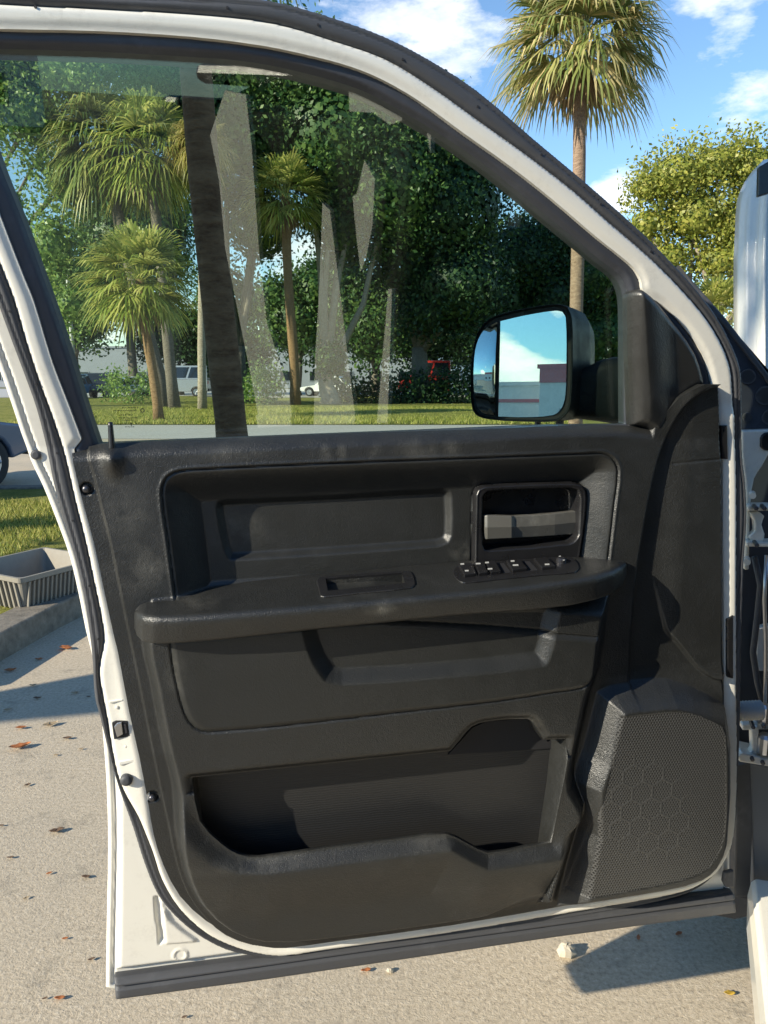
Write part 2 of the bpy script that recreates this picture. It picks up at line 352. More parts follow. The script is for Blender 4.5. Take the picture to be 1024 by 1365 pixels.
pOP = PP([(256, 1040), (430, 1022), (602, 1004), (616, 988), (630, 972), (649, 965), (705, 961), (714, 967), (727, 989), (757, 988), (757, 1012), (746, 1070), (735, 1123), (700, 1129), (651, 1137), (622, 1124), (596, 1112), (540, 1117), (430, 1131), (345, 1143), (318, 1139), (295, 1125), (266, 1094)], .062, 2)
pFF = PP([(224, 1100), (240, 1118), (256, 1137), (280, 1155), (317, 1166), (360, 1167), (430, 1158), (540, 1144), (601, 1136), (625, 1149), (649, 1162), (700, 1155), (749, 1148), (734, 1200), (730, 1235), (600, 1265), (360, 1310), (250, 1280), (215, 1180)], .076, 1)
lFF = PP([(224, 1100), (240, 1118), (256, 1137), (280, 1155), (317, 1166), (360, 1167), (430, 1158), (540, 1144), (601, 1136), (625, 1149), (649, 1162), (700, 1155), (749, 1148)], .076, 1, 42, False)
pSE = PP([(226, 850), (229, 880), (235, 912), (246, 952), (260, 971), (280, 977), (400, 966), (540, 950), (656, 937), (740, 924), (777, 918), (795, 905), (800, 850), (500, 830)], .062, 2)
pPR = PP([(398, 800), (402, 845), (416, 885), (432, 908), (455, 913), (600, 903), (722, 889), (731, 882), (742, 845), (752, 800)], .062, 2)
pPD = PP([(796, 922), (785, 965), (776, 1000), (762, 1040), (764, 1100), (742, 1210), (868, 1190), (925, 1175), (955, 1150), (972, 1110), (976, 985), (968, 940), (945, 925), (893, 907), (850, 909), (815, 913)], .024, 2)
pGR = PP([(824, 953), (860, 948), (903, 945), (928, 951), (962, 967), (963, 1060), (961, 1108), (950, 1140), (928, 1160), (880, 1174), (762, 1196), (785, 1120), (806, 1040)], .055, 2)
pE1 = PP([(893, 842), (905, 856), (918, 872), (932, 890), (946, 902), (963, 908), (1010, 890), (1010, 500), (800, 500), (860, 700)], .026, 2)
sm1 = PP([(903, 619), (930, 616), (963, 613)], .026, 2, 42, False)
pTP = PP([(92, 597), (93, 599), (107, 658), (125, 725), (140, 795), (152, 850), (157, 870), (172, 950), (186, 1012), (197, 1070), (205, 1115), (218, 1155), (240, 1196), (275, 1229), (312, 1249), (350, 1263), (380, 1265), (434, 1258), (600, 1235), (768, 1206), (830, 1195), (868, 1188), (918, 1178), (943, 1163), (958, 1140), (966, 1108), (967, 1060), (966, 1016), (966, 902), (965, 806), (965, 700), (964, 612), (962, 566), (958, 530), (954, 512), (930, 512), (900, 530), (869, 569), (800, 567), (720, 569), (640, 573), (500, 577), (400, 580.5), (300, 585), (200, 589), (134, 592), (117, 596)], .012, 2, 25)
uv = lambda x, y, w=.02: P(x, y, w)
knobc = uv(150, 612, .02); scr1 = uv(115, 652, .014); scr2 = uv(203, 1064, .014)
pQ = PP([(960, 512), (945, 518), (928, 527), (910, 546), (894, 575), (880, 610), (868, 660), (859, 710), (851, 760), (846, 810), (842, 860), (838, 960), (1010, 960), (1010, 500)], .024, 3)
def trim_w(U, V):
    w = .010+.013*SM(sdf(U, V, pR, .2)/.005+.5)
    w += .0015*np.exp(-((sdf(U, V, pR, .2)-.001)/.0012)**2)
    dt = np.interp(U, cBelt[:, 0], cBelt[:, 1])-V
    inb = (U < cBelt[-1, 0]).astype(float)
    w -= inb*.020*np.clip(1-dt/.022, 0, 1)**2
    r = np.hypot((U-knobc[0]), (V-knobc[1])*.6); w += .012*np.exp(-(r/.012)**2)*(dt > 0)
    w -= .014*SM(sdf(U, V, pQ, .15)/.009+.4)*SM((V-P(880, 930)[1])/.07)
    e1 = sdf(U, V, pE1); w += .009*SM(e1/.005+.5)*SM((U-P(865, 700)[0])/.06)
    w -= .0018*np.exp(-(dist_pl(U, V, sm1, False)/.0013)**2)
    s = sdf(U, V, pUR, .15); w -= .036*LN(s/.052); w -= .0035*np.exp(-(s/.0016)**2)
    w += .0012*np.exp(-((s+.004)/.002)**2)
    w -= .011*SM(sdf(U, V, pIR)/.013+.15)
    s = sdf(U, V, pBZ); b = SM(s/.002+.5); w = w*(1-b)+.002*b; w -= .004*np.exp(-(s/.0014)**2)
    w += .0012*np.exp(-((s-.003)/.0012)**2)
    w -= .036*SM(sdf(U, V, pCV)/.005+.3)
    for c in (scr1, scr2):
        r = np.hypot(U-c[0], V-c[1]); w -= .005*(1-SM((r-.0085)/.0015))
    wb = w
    # speaker pod
    sp = sdf(U, V, pPD, .2); wp = wb+.044*LN(sp/.036)
    g = sdf(U, V, pGR, .2); wp -= .0012*SM(g/.003+.5)
    # bulge with the map pocket
    sb = sdf(U, V, pBU, .2); so = sdf(U, V, pOP, .2); sf = sdf(U, V, pFF, .2); dl = dist_pl(U, V, lFF, False)
    Wb = np.full(U.shape, .062)
    Wb -= .006*SM((V-.92)/.06)*0
    se = sdf(U, V, pSE, .2); Wb += .004*SM(se/.01); Wb -= .0025*np.exp(-((se-.0)/.0014)**2)
    d1 = np.maximum(-so, 0); d2 = np.maximum(-sf, 0)
    Wb = Wb+.015*SM(1-np.clip(d2/(d1+d2+1e-5), 0, 1))*(se < 0)*SM((P(225, 1050, .062)[1]-V)/.05)
    Wb = np.where(sf > 0, .077-.022*SM(dl/.10), Wb)
    Wb -= .015*LN(sdf(U, V, pPR, .15)/.024)
    Wb -= .008*np.exp(-((np.maximum(-so, 0))/.007)**2)*(V > P(225, 1070, .08)[1])
    ew = .022+.014*SM((U-.55)/.1)+.016*SM((U-.55)/.1)*SM((P(750, 1090, .05)[1]-V)/.03)
    bl = SM(sb/ew)*np.where(V < P(500, 1000)[1], SM(sdf(U, V, pTP, .2)/.022), 1); wbu = wb*(1-bl)+Wb*bl
    w = np.maximum(wp, wbu)
    eo = .003+.009*SM((U-P(700, 1050, .08)[0])/.03)
    return w
bx = (pTP[:, 0].min()-.004, pTP[:, 1].min()-.004, pTP[:, 0].max()+.004, pTP[:, 1].max()+.004)
def bar(name, pts, w0, w1, mat, parent=door, bevel=.0015, **k):
    f = [L3(x, y, w1) for x, y in pts]; g = [p+np.array([0, (w1-w0), 0]) for p in f]
    return MB().prism(f, g).build(name, mat, parent, bevel=bevel, **k)
# speaker grille material: small perforations, with larger hexagons pressed in
def hexdist(t, vec, size):
    """returns (radial distance to cell centre, distance to cell border), both in cell units"""
    sx = t.n('ShaderNodeSeparateXYZ'); t.l(vec, sx.inputs[0]); X = t.math('DIVIDE', sx.outputs[0], size); Z = t.math('DIVIDE', sx.outputs[2], size*1.7320508)
    def cell(ox):
        a = t.math('SUBTRACT', t.math('FRACT', t.math('ADD', X, ox)), .5); b = t.math('MULTIPLY', t.math('SUBTRACT', t.math('FRACT', t.math('ADD', Z, ox)), .5), 1.7320508)
        a = t.math('ABSOLUTE', a); b = t.math('ABSOLUTE', b)
        rr = t.math('SQRT', t.math('ADD', t.math('MULTIPLY', a, a), t.math('MULTIPLY', b, b)))
        hx = t.math('MAXIMUM', a, t.math('ADD', t.math('MULTIPLY', a, .5), t.math('MULTIPLY', b, .8660254)))
        return rr, hx
    r1, h1 = cell(10.); r2, h2 = cell(10.5)
    return t.math('MINIMUM', r1, r2), t.math('MINIMUM', h1, h2)
mG, nt, b = newmat('perforated_grille_plastic'); t = NT(nt); setp(b, (.04, .04, .04), .45, spec=.5)
rr, _ = hexdist(t, t.obj(), .0051); _, hh = hexdist(t, t.obj(), .037)
hole = t.ramp(rr, [(.22, 1), (.33, 0)]); line = t.ramp(hh, [(.448, 0), (.465, 1)])
geo = uv(858, 1078, .065); sx = t.n('ShaderNodeSeparateXYZ'); t.l(t.obj(), sx.inputs[0])
du = t.math('SUBTRACT', sx.outputs[0], float(geo[0])); dv = t.math('SUBTRACT', sx.outputs[2], float(geo[1]))
du = t.math('ADD', du, t.math('MULTIPLY', dv, .35))
rad = t.math('SQRT', t.math('ADD', t.math('MULTIPLY', du, t.math('MULTIPLY', du, 1.2)), t.math('MULTIPLY', dv, dv)))
line = t.math('MULTIPLY', line, t.ramp(rad, [(.085, 1), (.12, 0)]))
hole = t.math('MULTIPLY', hole, t.math('SUBTRACT', 1, line))
t.l(t.mix(hole, (.052, .052, .050), (.003, .003, .003)), b.inputs['Base Color'])
t.l(t.bump(t.math('SUBTRACT', t.math('MULTIPLY', line, .4), hole), .0008), b.inputs['Normal'])
MGR = mG
inside = lambda poly, off=0: (lambda U, V: sdf(U, V, poly) > off)
notop = lambda U, V: (sdf(U, V, pPD) > 0) & (sdf(U, V, pBU) < 0)
trim = field('trim_panel', lambda U, V: np.minimum(sdf(U, V, pTP, .2), -sdf(U, V, pOP, .2)), bx, .0017, trim_w, MP, door, back=-.01, classes=[
    ('handle_bezel', inside(pBZ, -.001), MPs, 'glossy black recessed bezel round the inner door handle'),
    ('upper_insert', inside(pUR), MPi, None),
    ('map_pocket', lambda U, V: (sdf(U, V, pOP) > -.004) | ((sdf(U, V, pFF) > -.03) & (sdf(U, V, pOP) > -.035) & (V < P(225, 1070, .08)[1])) | ((sdf(U, V, pFF) > 0) & (sdf(U, V, pBU) > .01)), MP, None),
    ('lower_insert', inside(pSE), MPi, None),
    ('speaker_grille', lambda U, V: (sdf(U, V, pGR) > 0) & (sdf(U, V, pBU) < .004) & (sdf(U, V, pPD) > .030), MGR, None)])
tp = trim['trim_panel']
# inside of the map pocket: walls run back from the opening, the lower ones down behind the lip
q = pOP; g = np.roll(q, -1, 0)-np.roll(q, 1, 0); nn_ = np.stack([g[:, 1], -g[:, 0]], 1); nn_ /= np.linalg.norm(nn_, axis=1)[:, None]
if (nn_*(q-q.mean(0))).sum() < 0: nn_ = -nn_
for _ in range(3): nn_ = (nn_+.5*np.roll(nn_, 1, 0)+.5*np.roll(nn_, -1, 0)); nn_ /= np.linalg.norm(nn_, axis=1)[:, None]
qo = q+nn_*.0006; wq = trim_w(qo[:, 0], qo[:, 1]); dn = np.clip(-nn_[:, 1], 0, 1)**.6*(q[:, 1] < P(500, 1060, .06)[1])
r0 = np.stack([qo[:, 0], -wq, qo[:, 1]], 1); r1 = np.stack([q[:, 0]-nn_[:, 0]*.002, -(wq-.004-.004*0), q[:, 1]-nn_[:, 1]*.0015], 1)
side_r = ((nn_[:, 0] > .8) & (q[:, 1] < P(700, 1000, .06)[1]))*1.
r2 = np.stack([q[:, 0]-nn_[:, 0]*.002-side_r*.005, np.full(len(q), -.006), q[:, 1]-nn_[:, 1]*.0015-.13*dn], 1)
nq = len(q); Fp = [(i, (i+1) % nq, nq+(i+1) % nq, nq+i) for i in range(nq)]+[(nq+i, nq+(i+1) % nq, 2*nq+(i+1) % nq, 2*nq+i) for i in range(nq)]
meshobj('pocket_wall', np.concatenate([r0, r1, r2]), Fp, MP, trim['map_pocket'], smooth=True)
mR, nt, b = newmat('ribbed_pocket_plastic'); t = NT(nt); setp(b, (.019, .019, .019), .5); sx = t.n('ShaderNodeSeparateXYZ'); t.l(t.obj(), sx.inputs[0])
wv = t.math('SINE', t.math('ADD', t.math('MULTIPLY', sx.outputs[2], 1500), t.math('MULTIPLY', t.noise(40, 2), 6))); t.l(t.bump(wv, .00007), b.inputs['Normal'])
bar('notch_shade_plate', [(598, 1006), (630, 970), (649, 962), (705, 958), (717, 965), (730, 989), (762, 985), (758, 996), (700, 1000)], .004, .0085, MDARK, trim['map_pocket'], bevel=0)  # dark plate standing in for the shade of the notch cavity
lo_ = q.min(0); hi_ = q.max(0); MB().box(((lo_[0]+hi_[0])/2, -.002, (lo_[1]+hi_[1])/2-.05), (hi_[0]-lo_[0]+.02, .006, hi_[1]-lo_[1]+.12)).build('pocket_back', mR, trim['map_pocket'])
# sail (mirror corner) trim --------------------------------------------
pSA = PP([(849, 398), (850, 389), (855, 384), (863, 384), (888, 402), (918, 433), (943, 471), (953, 503), (954, 514), (941, 519), (928, 527), (908, 546), (893, 570), (886, 585), (876, 575), (869, 570), (853, 568), (850, 480)], .035, 2)
def sail_w(U, V):
    s = sdf(U, V, pSA); eu = np.interp(V, [P(869, 570)[1], P(852, 395)[1]], [P(853, 568, .035)[0], P(850, 398, .035)[0]])
    width = np.interp(V, [P(869, 570)[1], P(852, 395)[1]], [.030, .012])
    lowf = SM((V-P(880, 580)[1])/.06); return .004+pillow(np.minimum(s, .0139), .014, .017)+(.003+.007*lowf)*LN((U-eu)/(width*.75+.003))-.018*SM((U-eu-width*.8)/.07)*lowf
field('sail_trim', lambda U, V: sdf(U, V, pSA), (pSA[:, 0].min()-.01, pSA[:, 1].min()-.01, pSA[:, 0].max()+.01, pSA[:, 1].max()+.01), .0015, sail_w, MPc, door, back=-.01)
# clip strip at the hinge side ------------------------------------------

bar('edge_clip', [(962, 567), (970, 567), (971, 612), (963, 612)], 0, .013, MPs)
bar('edge_clip', [(970, 826), (978, 820), (978, 905), (970, 903)], 0, .013, MPs)
bar('lower_bumper', [(979, 1160), (966, 1163), (964, 1176), (968, 1184), (979, 1184)], 0, .008, MSEAL, bevel=.003)
# bottom seal strip -------------------------------------------------------
pBS = PP([(152, 1303), (256, 1289), (356, 1276), (600, 1243), (768, 1219), (913, 1196), (977, 1189), (979, 1214), (740, 1246), (356, 1302), (154, 1329)], .0, 1)
def bs_w(U, V):
    s = sdf(U, V, pBS); top = np.interp(U, [P(152, 1303)[0], P(977, 1189)[0]], [P(152, 1303)[1], P(977, 1189)[1]])
    return .0+pillow(s, .008, .012)-.008*np.exp(-((top-V-.012)/.002)**2)
field('bottom_seal', lambda U, V: sdf(U, V, pBS), (pBS[:, 0].min()-.01, pBS[:, 1].min()-.01, pBS[:, 0].max()+.01, pBS[:, 1].max()+.01), .0025, bs_w, MSEAL, door, back=-.03)
# latch, bump stop, screws, lock knob -------------------------------------
lt = bar('latch', [(149, 964), (154, 961.5), (170, 961), (173, 981), (168, 983), (152, 986)], .003, .0085, MDARK, bevel=.001)
bar('latch_claw', [(152, 969), (156, 964), (162, 963), (164, 979), (156, 983)], .008, .0115, MMET, lt, bevel=.001)
bar('latch_claw', [(165, 965), (168, 965), (170, 977), (167, 978)], .008, .010, MDMET, lt, bevel=.0005)
bar('seam_emboss', [(145, 935), (164, 932), (164, 934.5), (146, 938)], .004, .0075, MW, bevel=.001)
bar('seam_emboss', [(158, 1016), (178, 1012), (179, 1016), (159, 1021)], .004, .0085, MW, bevel=.001)
c = L3(156, 943, .006); MB().tube([c+(0, .004, 0), c-(0, .001, 0), c-(0, .0015, 0)], [.003, .0028, .001], 10).build('spot_weld', MW, door)
c = L3(168, 995, .006); MB().tube([c+(0, .004, 0), c-(0, .001, 0), c-(0, .0015, 0)], [.003, .0028, .001], 10).build('spot_weld', MW, door)
c = L3(169, 1038, .006); MB().tube([c+(0, .02, 0), c-(0, .006, 0), c-(0, .010, 0), c-(0, .0105, 0)], [.0095, .0095, .007, .003], 18).build('bump_stop', MSEAL, door, smooth=True)
c = L3(48, 606, -.012); MB().tube([c+(0, .02, 0), c-(0, .003, 0), c-(0, .004, 0)], [.007, .007, .004], 14).build('shell_plug', MSEAL, door)
for nm, q in (('screw', (115, 652)), ('screw', (203, 1064))):
    c = L3(q[0], q[1], .010); MB().tube([c+(0, .01, 0), c, c-(0, .003, 0), c-(0, .004, 0)], [.006, .006, .0045, .002], 14).build(nm, MDMET, tp, smooth=True)
c1 = L3(150, 606, .016); c2 = L3(147, 563, .010); dd = (c2-c1)
MB().tube([c1-dd*.2, c1+dd*.25, c1+dd*.5, c1+dd*.9, c2, c2+dd*.02], [.0052, .0048, .0042, .0036, .0032, .001], 14).build('lock_knob', MPs, door, smooth=True)
# ------------------------------------------------------------------ armrest
ST = [  # x: back-top y, front-top y, bottom y, w of the front, w of the back
    (179.0, 812.0, 818.0, 838.0, 0.04, 0.022), (182.0, 806.0, 819.5, 849.0, 0.064, 0.022), (190.0, 802.5, 821.5, 857.0, 0.0832, 0.022), (205.0, 800.0, 823.0, 860.0, 0.096, 0.02), (238.0, 795.5, 823.0, 859.5, 0.1024, 0.012), (292.0, 783.0, 820.0, 855.0, 0.1064, 0.0),
    (340.0, 776.0, 816.0, 850.0, 0.108, -0.004), (420.0, 767.0, 810.0, 841.0, 0.108, -0.006), (520.0, 759.0, 801.0, 831.0, 0.108, -0.006), (620.0, 750.0, 792.0, 821.0, 0.108, -0.006), (700.0, 744.5, 784.0, 815.5, 0.1064, -0.004), (760.0, 741.5, 776.0, 809.0, 0.1024, 0.0), (795.0, 742.0, 769.0, 801.0, 0.0944, 0.006),
    (818.0, 744.0, 761.0, 793.0, 0.08, 0.018), (830.0, 745.5, 754.0, 783.0, 0.0624, 0.022), (835.5, 747.0, 750.0, 768.0, 0.04, 0.022)]
rows = []
xs = np.array([s[0] for s in ST], float); fine = np.unique(np.concatenate([np.linspace(a, b, 7 if b-a < 60 else 10) for a, b in zip(xs[:-1], xs[1:])]))
cols = [np.interp(fine, xs, [s[k] for s in ST]) for k in range(1, 6)]
for k in range(5):
    c = cols[k]; 
    for _ in range(2): c[1:-1] = (c[:-2]+2*c[1:-1]+c[2:])/4
for i, x in enumerate(fine):
    yb, yf, yo, wf_, wb_ = [c[i] for c in cols]
    A = L3(x, yb, wb_); Bp = L3(x, yf, wf_); Cc = L3(x, yo, wf_-.012); Dd = L3(x, yo, .02); Dd[2] = Cc[2]; Dd[0] = Cc[0]
    A[0] = Bp[0]; 
    def rnd_corner(p, q, r_, rad, n):
        a = (p-q); la = np.linalg.norm(a); a /= la; c = (r_-q); lc = np.linalg.norm(c); c /= lc; rad = min(rad, la*.45, lc*.45)
        p0 = q+a*rad; p2 = q+c*rad; return [(1-t)**2*p0+2*t*(1-t)*q+t*t*p2 for t in np.linspace(0, 1, n)]
    line = [A-np.array([0, -.02, 0])]+[A+(Bp-A)*t for t in np.linspace(0, .62, 6)]+rnd_corner(A, Bp, Cc, .015, 9)+rnd_corner(Bp, Cc, Dd, .008, 6)+[Cc+(Dd-Cc)*.6, Dd]
    rows.append(np.array(line))
rows = np.array(rows); n1, n2 = rows.shape[:2]; idx = np.arange(n1*n2).reshape(n1, n2)
Fq = np.stack([idx[:-1, :-1].ravel(), idx[:-1, 1:].ravel(), idx[1:, 1:].ravel(), idx[1:, :-1].ravel()], 1)
V_ = rows.reshape(-1, 3)
F_ = [tuple(map(int, f)) for f in Fq]+[tuple(int(k) for k in idx[0])[::-1], tuple(int(k) for k in idx[-1])]
F_ += [tuple([int(idx[i, 0]), int(idx[i+1, 0]), int(idx[i+1, -1]), int(idx[i, -1])]) for i in range(n1-1)]
arm = meshobj('armrest', V_, F_, MP, door, smooth=True)
# plane of the armrest top in door coordinates (for cup and switches)
def topw(px): return [np.interp(px, xs, [s[k] for s in ST]) for k in (1, 2, 4, 5)]
def TOP(px, py, lift=0.):
    yb, yf, wf_, wb_ = topw(px); A = L3(px, yb, wb_); Bp = L3(px, yf, wf_); A[0] = Bp[0]
    # solve along the ray for the point in the ruled plane A-B (plane contains T direction between stations)
    yb2, yf2, wf2, wb2 = topw(px+30); A2 = L3(px+30, yb2, wb2); B2 = L3(px+30, yf2, wf2)
    n = np.cross(Bp-A, B2-Bp); n /= np.linalg.norm(n); n = n if n[2] > 0 else -n
    o = np.array([np.dot(O-D0, T), -np.dot(O-D0, N), H]); d = ray(px, py); d = np.array([np.dot(d, T), -np.dot(d, N), d[2]])
    q = o+d*(np.dot(A-o, n)/np.dot(d, n)); return q+n*lift, n
def toppoly(name, pts, z0, z1, mat, parent, bevel=.0012, step=3):
    S = smooth_poly(pts, step); a = [TOP(x, y, z1)[0] for x, y in S]; b_ = [TOP(x, y, z0)[0] for x, y in S]
    m = MB(); m.prism(a, b_); return m.build(name, mat, parent, bevel=bevel)
cupO = [(422, 775), (425, 771), (434, 769.5), (540, 762), (548, 763), (552, 770), (554, 780), (548, 785), (480, 792), (434, 797), (427, 796)]
cupI = [(434, 773), (536, 765.5), (540, 779), (500, 783), (437, 789.5)]
cut = toppoly('cut', cupI, -.022, .02, MDARK, None, bevel=0, step=1)
cut.parent = door
cup = toppoly('pull_cup', cupO, -.001, .0025, MPs, arm, bevel=.0015)
sm = empty('cutter_root')
def boolean(o, c):
    md = o.modifiers.new('bool', 'BOOLEAN'); md.operation = 'DIFFERENCE'; md.object = c; md.solver = 'EXACT'
    bpy.context.view_layer.update(); dg = bpy.context.evaluated_depsgraph_get(); me = bpy.data.meshes.new_from_object(o.evaluated_get(dg)); o.modifiers.clear(); o.data = me
boolean(arm, cut); boolean(cup, cut)
bpy.data.objects.remove(cut); bpy.data.objects.remove(sm)
mL, nt, b = newmat('glint_painted_cup_liner'); t = NT(nt); setp(b, (.03, .03, .03), .3); mp_ = t.n('ShaderNodeMapping'); mp_.inputs['Scale'].default_value = (70, 20, 20); t.l(t.obj(), mp_.inputs[0])
t.l(t.mix(t.ramp(t.noise(1, 5, .7, mp_.outputs[0]), [(.5, 0), (.62, 1)]), (.02, .02, .02), (.34, .33, .30)), b.inputs['Base Color'])  # pale streaks in the colour stand in for reflections inside the cup
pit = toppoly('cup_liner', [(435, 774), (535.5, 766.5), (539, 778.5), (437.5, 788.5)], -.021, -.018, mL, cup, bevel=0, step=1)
swO = [(604, 762), (609, 756), (625, 753), (690, 748), (750, 743.5), (763, 745), (770, 752), (772, 759), (766, 764), (730, 767), (670, 773), (620, 778), (611, 775), (605, 768)]
swp = toppoly('switch_panel', swO, -.001, .0022, MPs, arm, bevel=.001)
def sw(pts, z=.0078, icon=None):
    s = toppoly('window_switch', pts, .001, z, MPs, swp, bevel=.0012, step=1)
    return s
sw([(611, 757), (629, 755.5), (635, 770), (619, 772)]); sw([(632, 755), (645, 754), (650, 768.5), (638, 770)]); sw([(647, 754), (660, 753), (668, 767), (654, 768.5)])
sw([(675, 752), (693, 750.5), (703, 763), (683, 765.5)]); sw([(711, 749.5), (728, 748), (741, 760), (722, 762)])
for q in ([(664, 753), (672, 752.5), (681, 765), (672, 766)], [(697, 750.5), (706, 750), (717, 762), (708, 763)]):
    toppoly('switch_slot', q, .0015, .0027, MDARK, swp, bevel=0, step=1)
a, n = TOP(748, 751, .002); MB().tube([a, a+n*.006, a+n*.008], [.0085, .008, .005], 16).build('mirror_dial', MDMET, swp, smooth=False)
for q in ((616, 758, 4), (622, 767, 4), (637, 757.5, 5), (653, 764.5, 5), (649, 756, 4), (687, 759.5, 6), (683, 754, 4), (729, 758.5, 5), (746, 748.5, 2), (751, 753, 2)):
    x, y, r_ = q; r_ *= .6; lo = .0090 if x > 740 else .0083
    toppoly('switch_icon', [(x-r_, y-.7), (x+r_, y-1.), (x+r_+.4, y+.6), (x-r_+.4, y+.9)], lo-.0008, lo, MICON, swp, bevel=0, step=1)
# ------------------------------------------------------------------ inner door handle lever
def loft(rows, name, mat, parent, smooth=True):
    rows = np.array(rows); n1, n2 = rows.shape[:2]; idx = np.arange(n1*n2).reshape(n1, n2)
    F = [(int(idx[i, j]), int(idx[i, (j+1) % n2]), int(idx[i+1, (j+1) % n2]), int(idx[i+1, j])) for i in range(n1-1) for j in range(n2)]
    F += [tuple(int(k) for k in idx[0])[::-1], tuple(int(k) for k in idx[-1])]
    return meshobj(name, rows.reshape(-1, 3), F, mat, parent, smooth=smooth, bevel=.0012)
rw = []
for x, yt, yb, w in ((646, 687.5, 719, .000), (650, 687, 719, .003), (682, 688, 717.5, .004), (686, 688, 717, .0), (710, 687, 716, -.004), (740, 684.5, 714, -.008), (771, 681, 711, -.016)):
    a = L3(x, yt, w); b_ = L3(x, (yt+yb)/2, w+.003); c = L3(x, yb, w-.002); k = np.array([0, .012, 0])
    rw.append([a, b_, c, c+k, a+k])
loft(rw, 'door_handle', MHAND, trim['handle_bezel'], smooth=False)
# ------------------------------------------------------------------ etched mark low on the glass
def glsq(x, y, a, b_, mb):
    pts = [(x-a, y-b_), (x+a, y-b_), (x+a, y+b_), (x-a, y+b_)]
    f = [L3(px, py, -.0297) for px, py in pts]; mb.prism(f, [p+np.array([0, .0006, 0]) for p in f])
mb = MB(); rr_ = random.Random(3)
for row, (y, x0, x1) in enumerate([(543.5, 163, 184), (547.5, 152, 183), (553, 160, 176), (557, 159, 182), (560, 164, 178), (569, 168, 178)]):
    x = x0
    while x < x1:
        l = rr_.uniform(.7, 2.2); glsq(x, y, l/2, .45, mb); x += l+rr_.uniform(.5, 1.1)
glsq(175, 564, 1.6, .5, mb); glsq(175, 566.5, .6, 1.2, mb)
cc = L3(190, 547, -.0297)
for k in range(14):
    a0 = 2*math.pi*k/14; a1 = a0+.42; q = []
    for rad, aa in ((.0032, a0), (.0032, a1), (.0020, a1), (.0020, a0)): q.append(cc+np.array([rad*math.cos(aa), 0, rad*math.sin(aa)]))
    mb.prism(q, [p+np.array([0, .0006, 0]) for p in q])
mb.build('etched_mark', MDARK, door)
# ------------------------------------------------------------------ exterior mirror (behind the glass)
def mpl(px, py, y0): # point at given depth plane parallel to the mirror
    p = onplane(px, py, Mc, Mn); return p+Mn*y0
Mc = np.array([.27, 1.47, 1.44])
Mn = np.array([-.285, -.955, .028]); Mn /= np.linalg.norm(Mn)
side = empty('side_mirror'); side.parent = door
Rz = np.array([[math.cos(TH), math.sin(TH), 0], [-math.sin(TH), math.cos(TH), 0], [0, 0, 1]])
loc = lambda p: Rz@(np.asarray(p)-D0)
rim = [(628, 516), (629, 485), (632, 462), (641, 437), (659, 422), (703, 411), (744, 405.5), (757, 409), (763, 425), (764, 470), (763, 520), (760, 545), (750, 558), (738, 562), (700, 562), (661, 560), (638, 555), (630, 544)]
S = smooth_poly(rim, 3)
def ringat(S, depth, k=1., shift=(0, 0)):
    c = S.mean(0); return [loc(mpl(*(c+(s-c)*k+np.array(shift)), depth)) for s in S]
cR = S.mean(0)
rows = [ringat(S, .003, .955), ringat(S, .008, .975), ringat(S, .010, .99), ringat(S, .004, 1.0), ringat(S, -.03, 1.0, (8, 0)), ringat(S, -.07, .97, (22, 1)), ringat(S, -.11, .86, (36, 4)), ringat(S, -.125, .6, (44, 6)), ringat(S, -.128, .2, (46, 8))]
house = loft([r for r in rows], 'mirror_housing', mat_plastic('mirror_housing_plastic', (.005, .008, .010), .5, .00005, 600, .2, .2), side)
house.modifiers.clear()
back = [loc(mpl(*s, .0035)) for s in (cR+(S-cR)*.962)]
MB().prism(back, [b_+Rz@(-Mn*.01) for b_ in back]).build('mirror_backing', MDARK, side)
gm = smooth_poly([(668, 428.5), (700, 421), (741, 414.5), (750, 416), (754.5, 424), (755.5, 480), (754, 527), (749, 544), (738, 553), (700, 556), (665, 555)], 3)
f = [loc(mpl(*s, .0062)) for s in gm]; MB().prism(f, [q+Rz@(-Mn*.002) for q in f]).build('mirror_glass', MMIRROR, side)
# convex spotter: spherical cap grid
sp_ = smooth_poly([(664, 430), (661.5, 553), (648, 551), (639, 543), (635, 520), (635, 485), (638, 460), (647, 441)], 3)
f3 = np.array([mpl(*s, .006) for s in sp_]); ctr = f3.mean(0); Rr = .30; dmx = max(np.linalg.norm(q-ctr) for q in f3)
cap = lambda d: .004+math.sqrt(max(Rr*Rr-d*d, 0))-math.sqrt(Rr*Rr-dmx*dmx); Vs = [loc(ctr+Mn*cap(0))]; Fs = []; K = 8
for k in range(1, K+1):
    for q in f3:
        p = ctr+(q-ctr)*k/K; d = np.linalg.norm(p-ctr); Vs.append(loc(p+Mn*cap(d)))
n = len(f3)
for j in range(n): Fs.append((0, 1+j, 1+(j+1) % n))
for k in range(K-1):
    for j in range(n): Fs.append((1+k*n+j, 1+(k+1)*n+j, 1+(k+1)*n+(j+1) % n, 1+k*n+(j+1) % n))
meshobj('blind_spot_mirror', Vs, Fs, MMIRROR, side, smooth=True)
# arm
ar = []
for x, yt, yb, dz in ((745, 500, 556, -.05), (775, 490, 560, -.055), (800, 478, 563, -.06), (817, 474, 566, -.06), (840, 472, 568, -.06), (875, 474, 570, -.06)):
    a = mpl(x, yt, dz+.02); c = mpl(x, yb, dz+.02); k = -Mn*.07
    ar.append([loc(a+k*.15), loc(a*.85+c*.15), loc(a*.15+c*.85), loc(c+k*.15), loc(c+k*.85), loc(a+k*.85)])
arm_ = loft(ar, 'mirror_arm', house.data.materials[0], side); arm_.modifiers['b'].width = .008; arm_.modifiers['b'].segments = 3
for x in (716, 746):
    MB().tube([loc(mpl(x, 556, -.03)), loc(mpl(x-2, 572, -.03)), loc(mpl(x-3, 590, -.03))], .006 if x == 716 else .008, 8).build('mirror_strut', MPs, side)
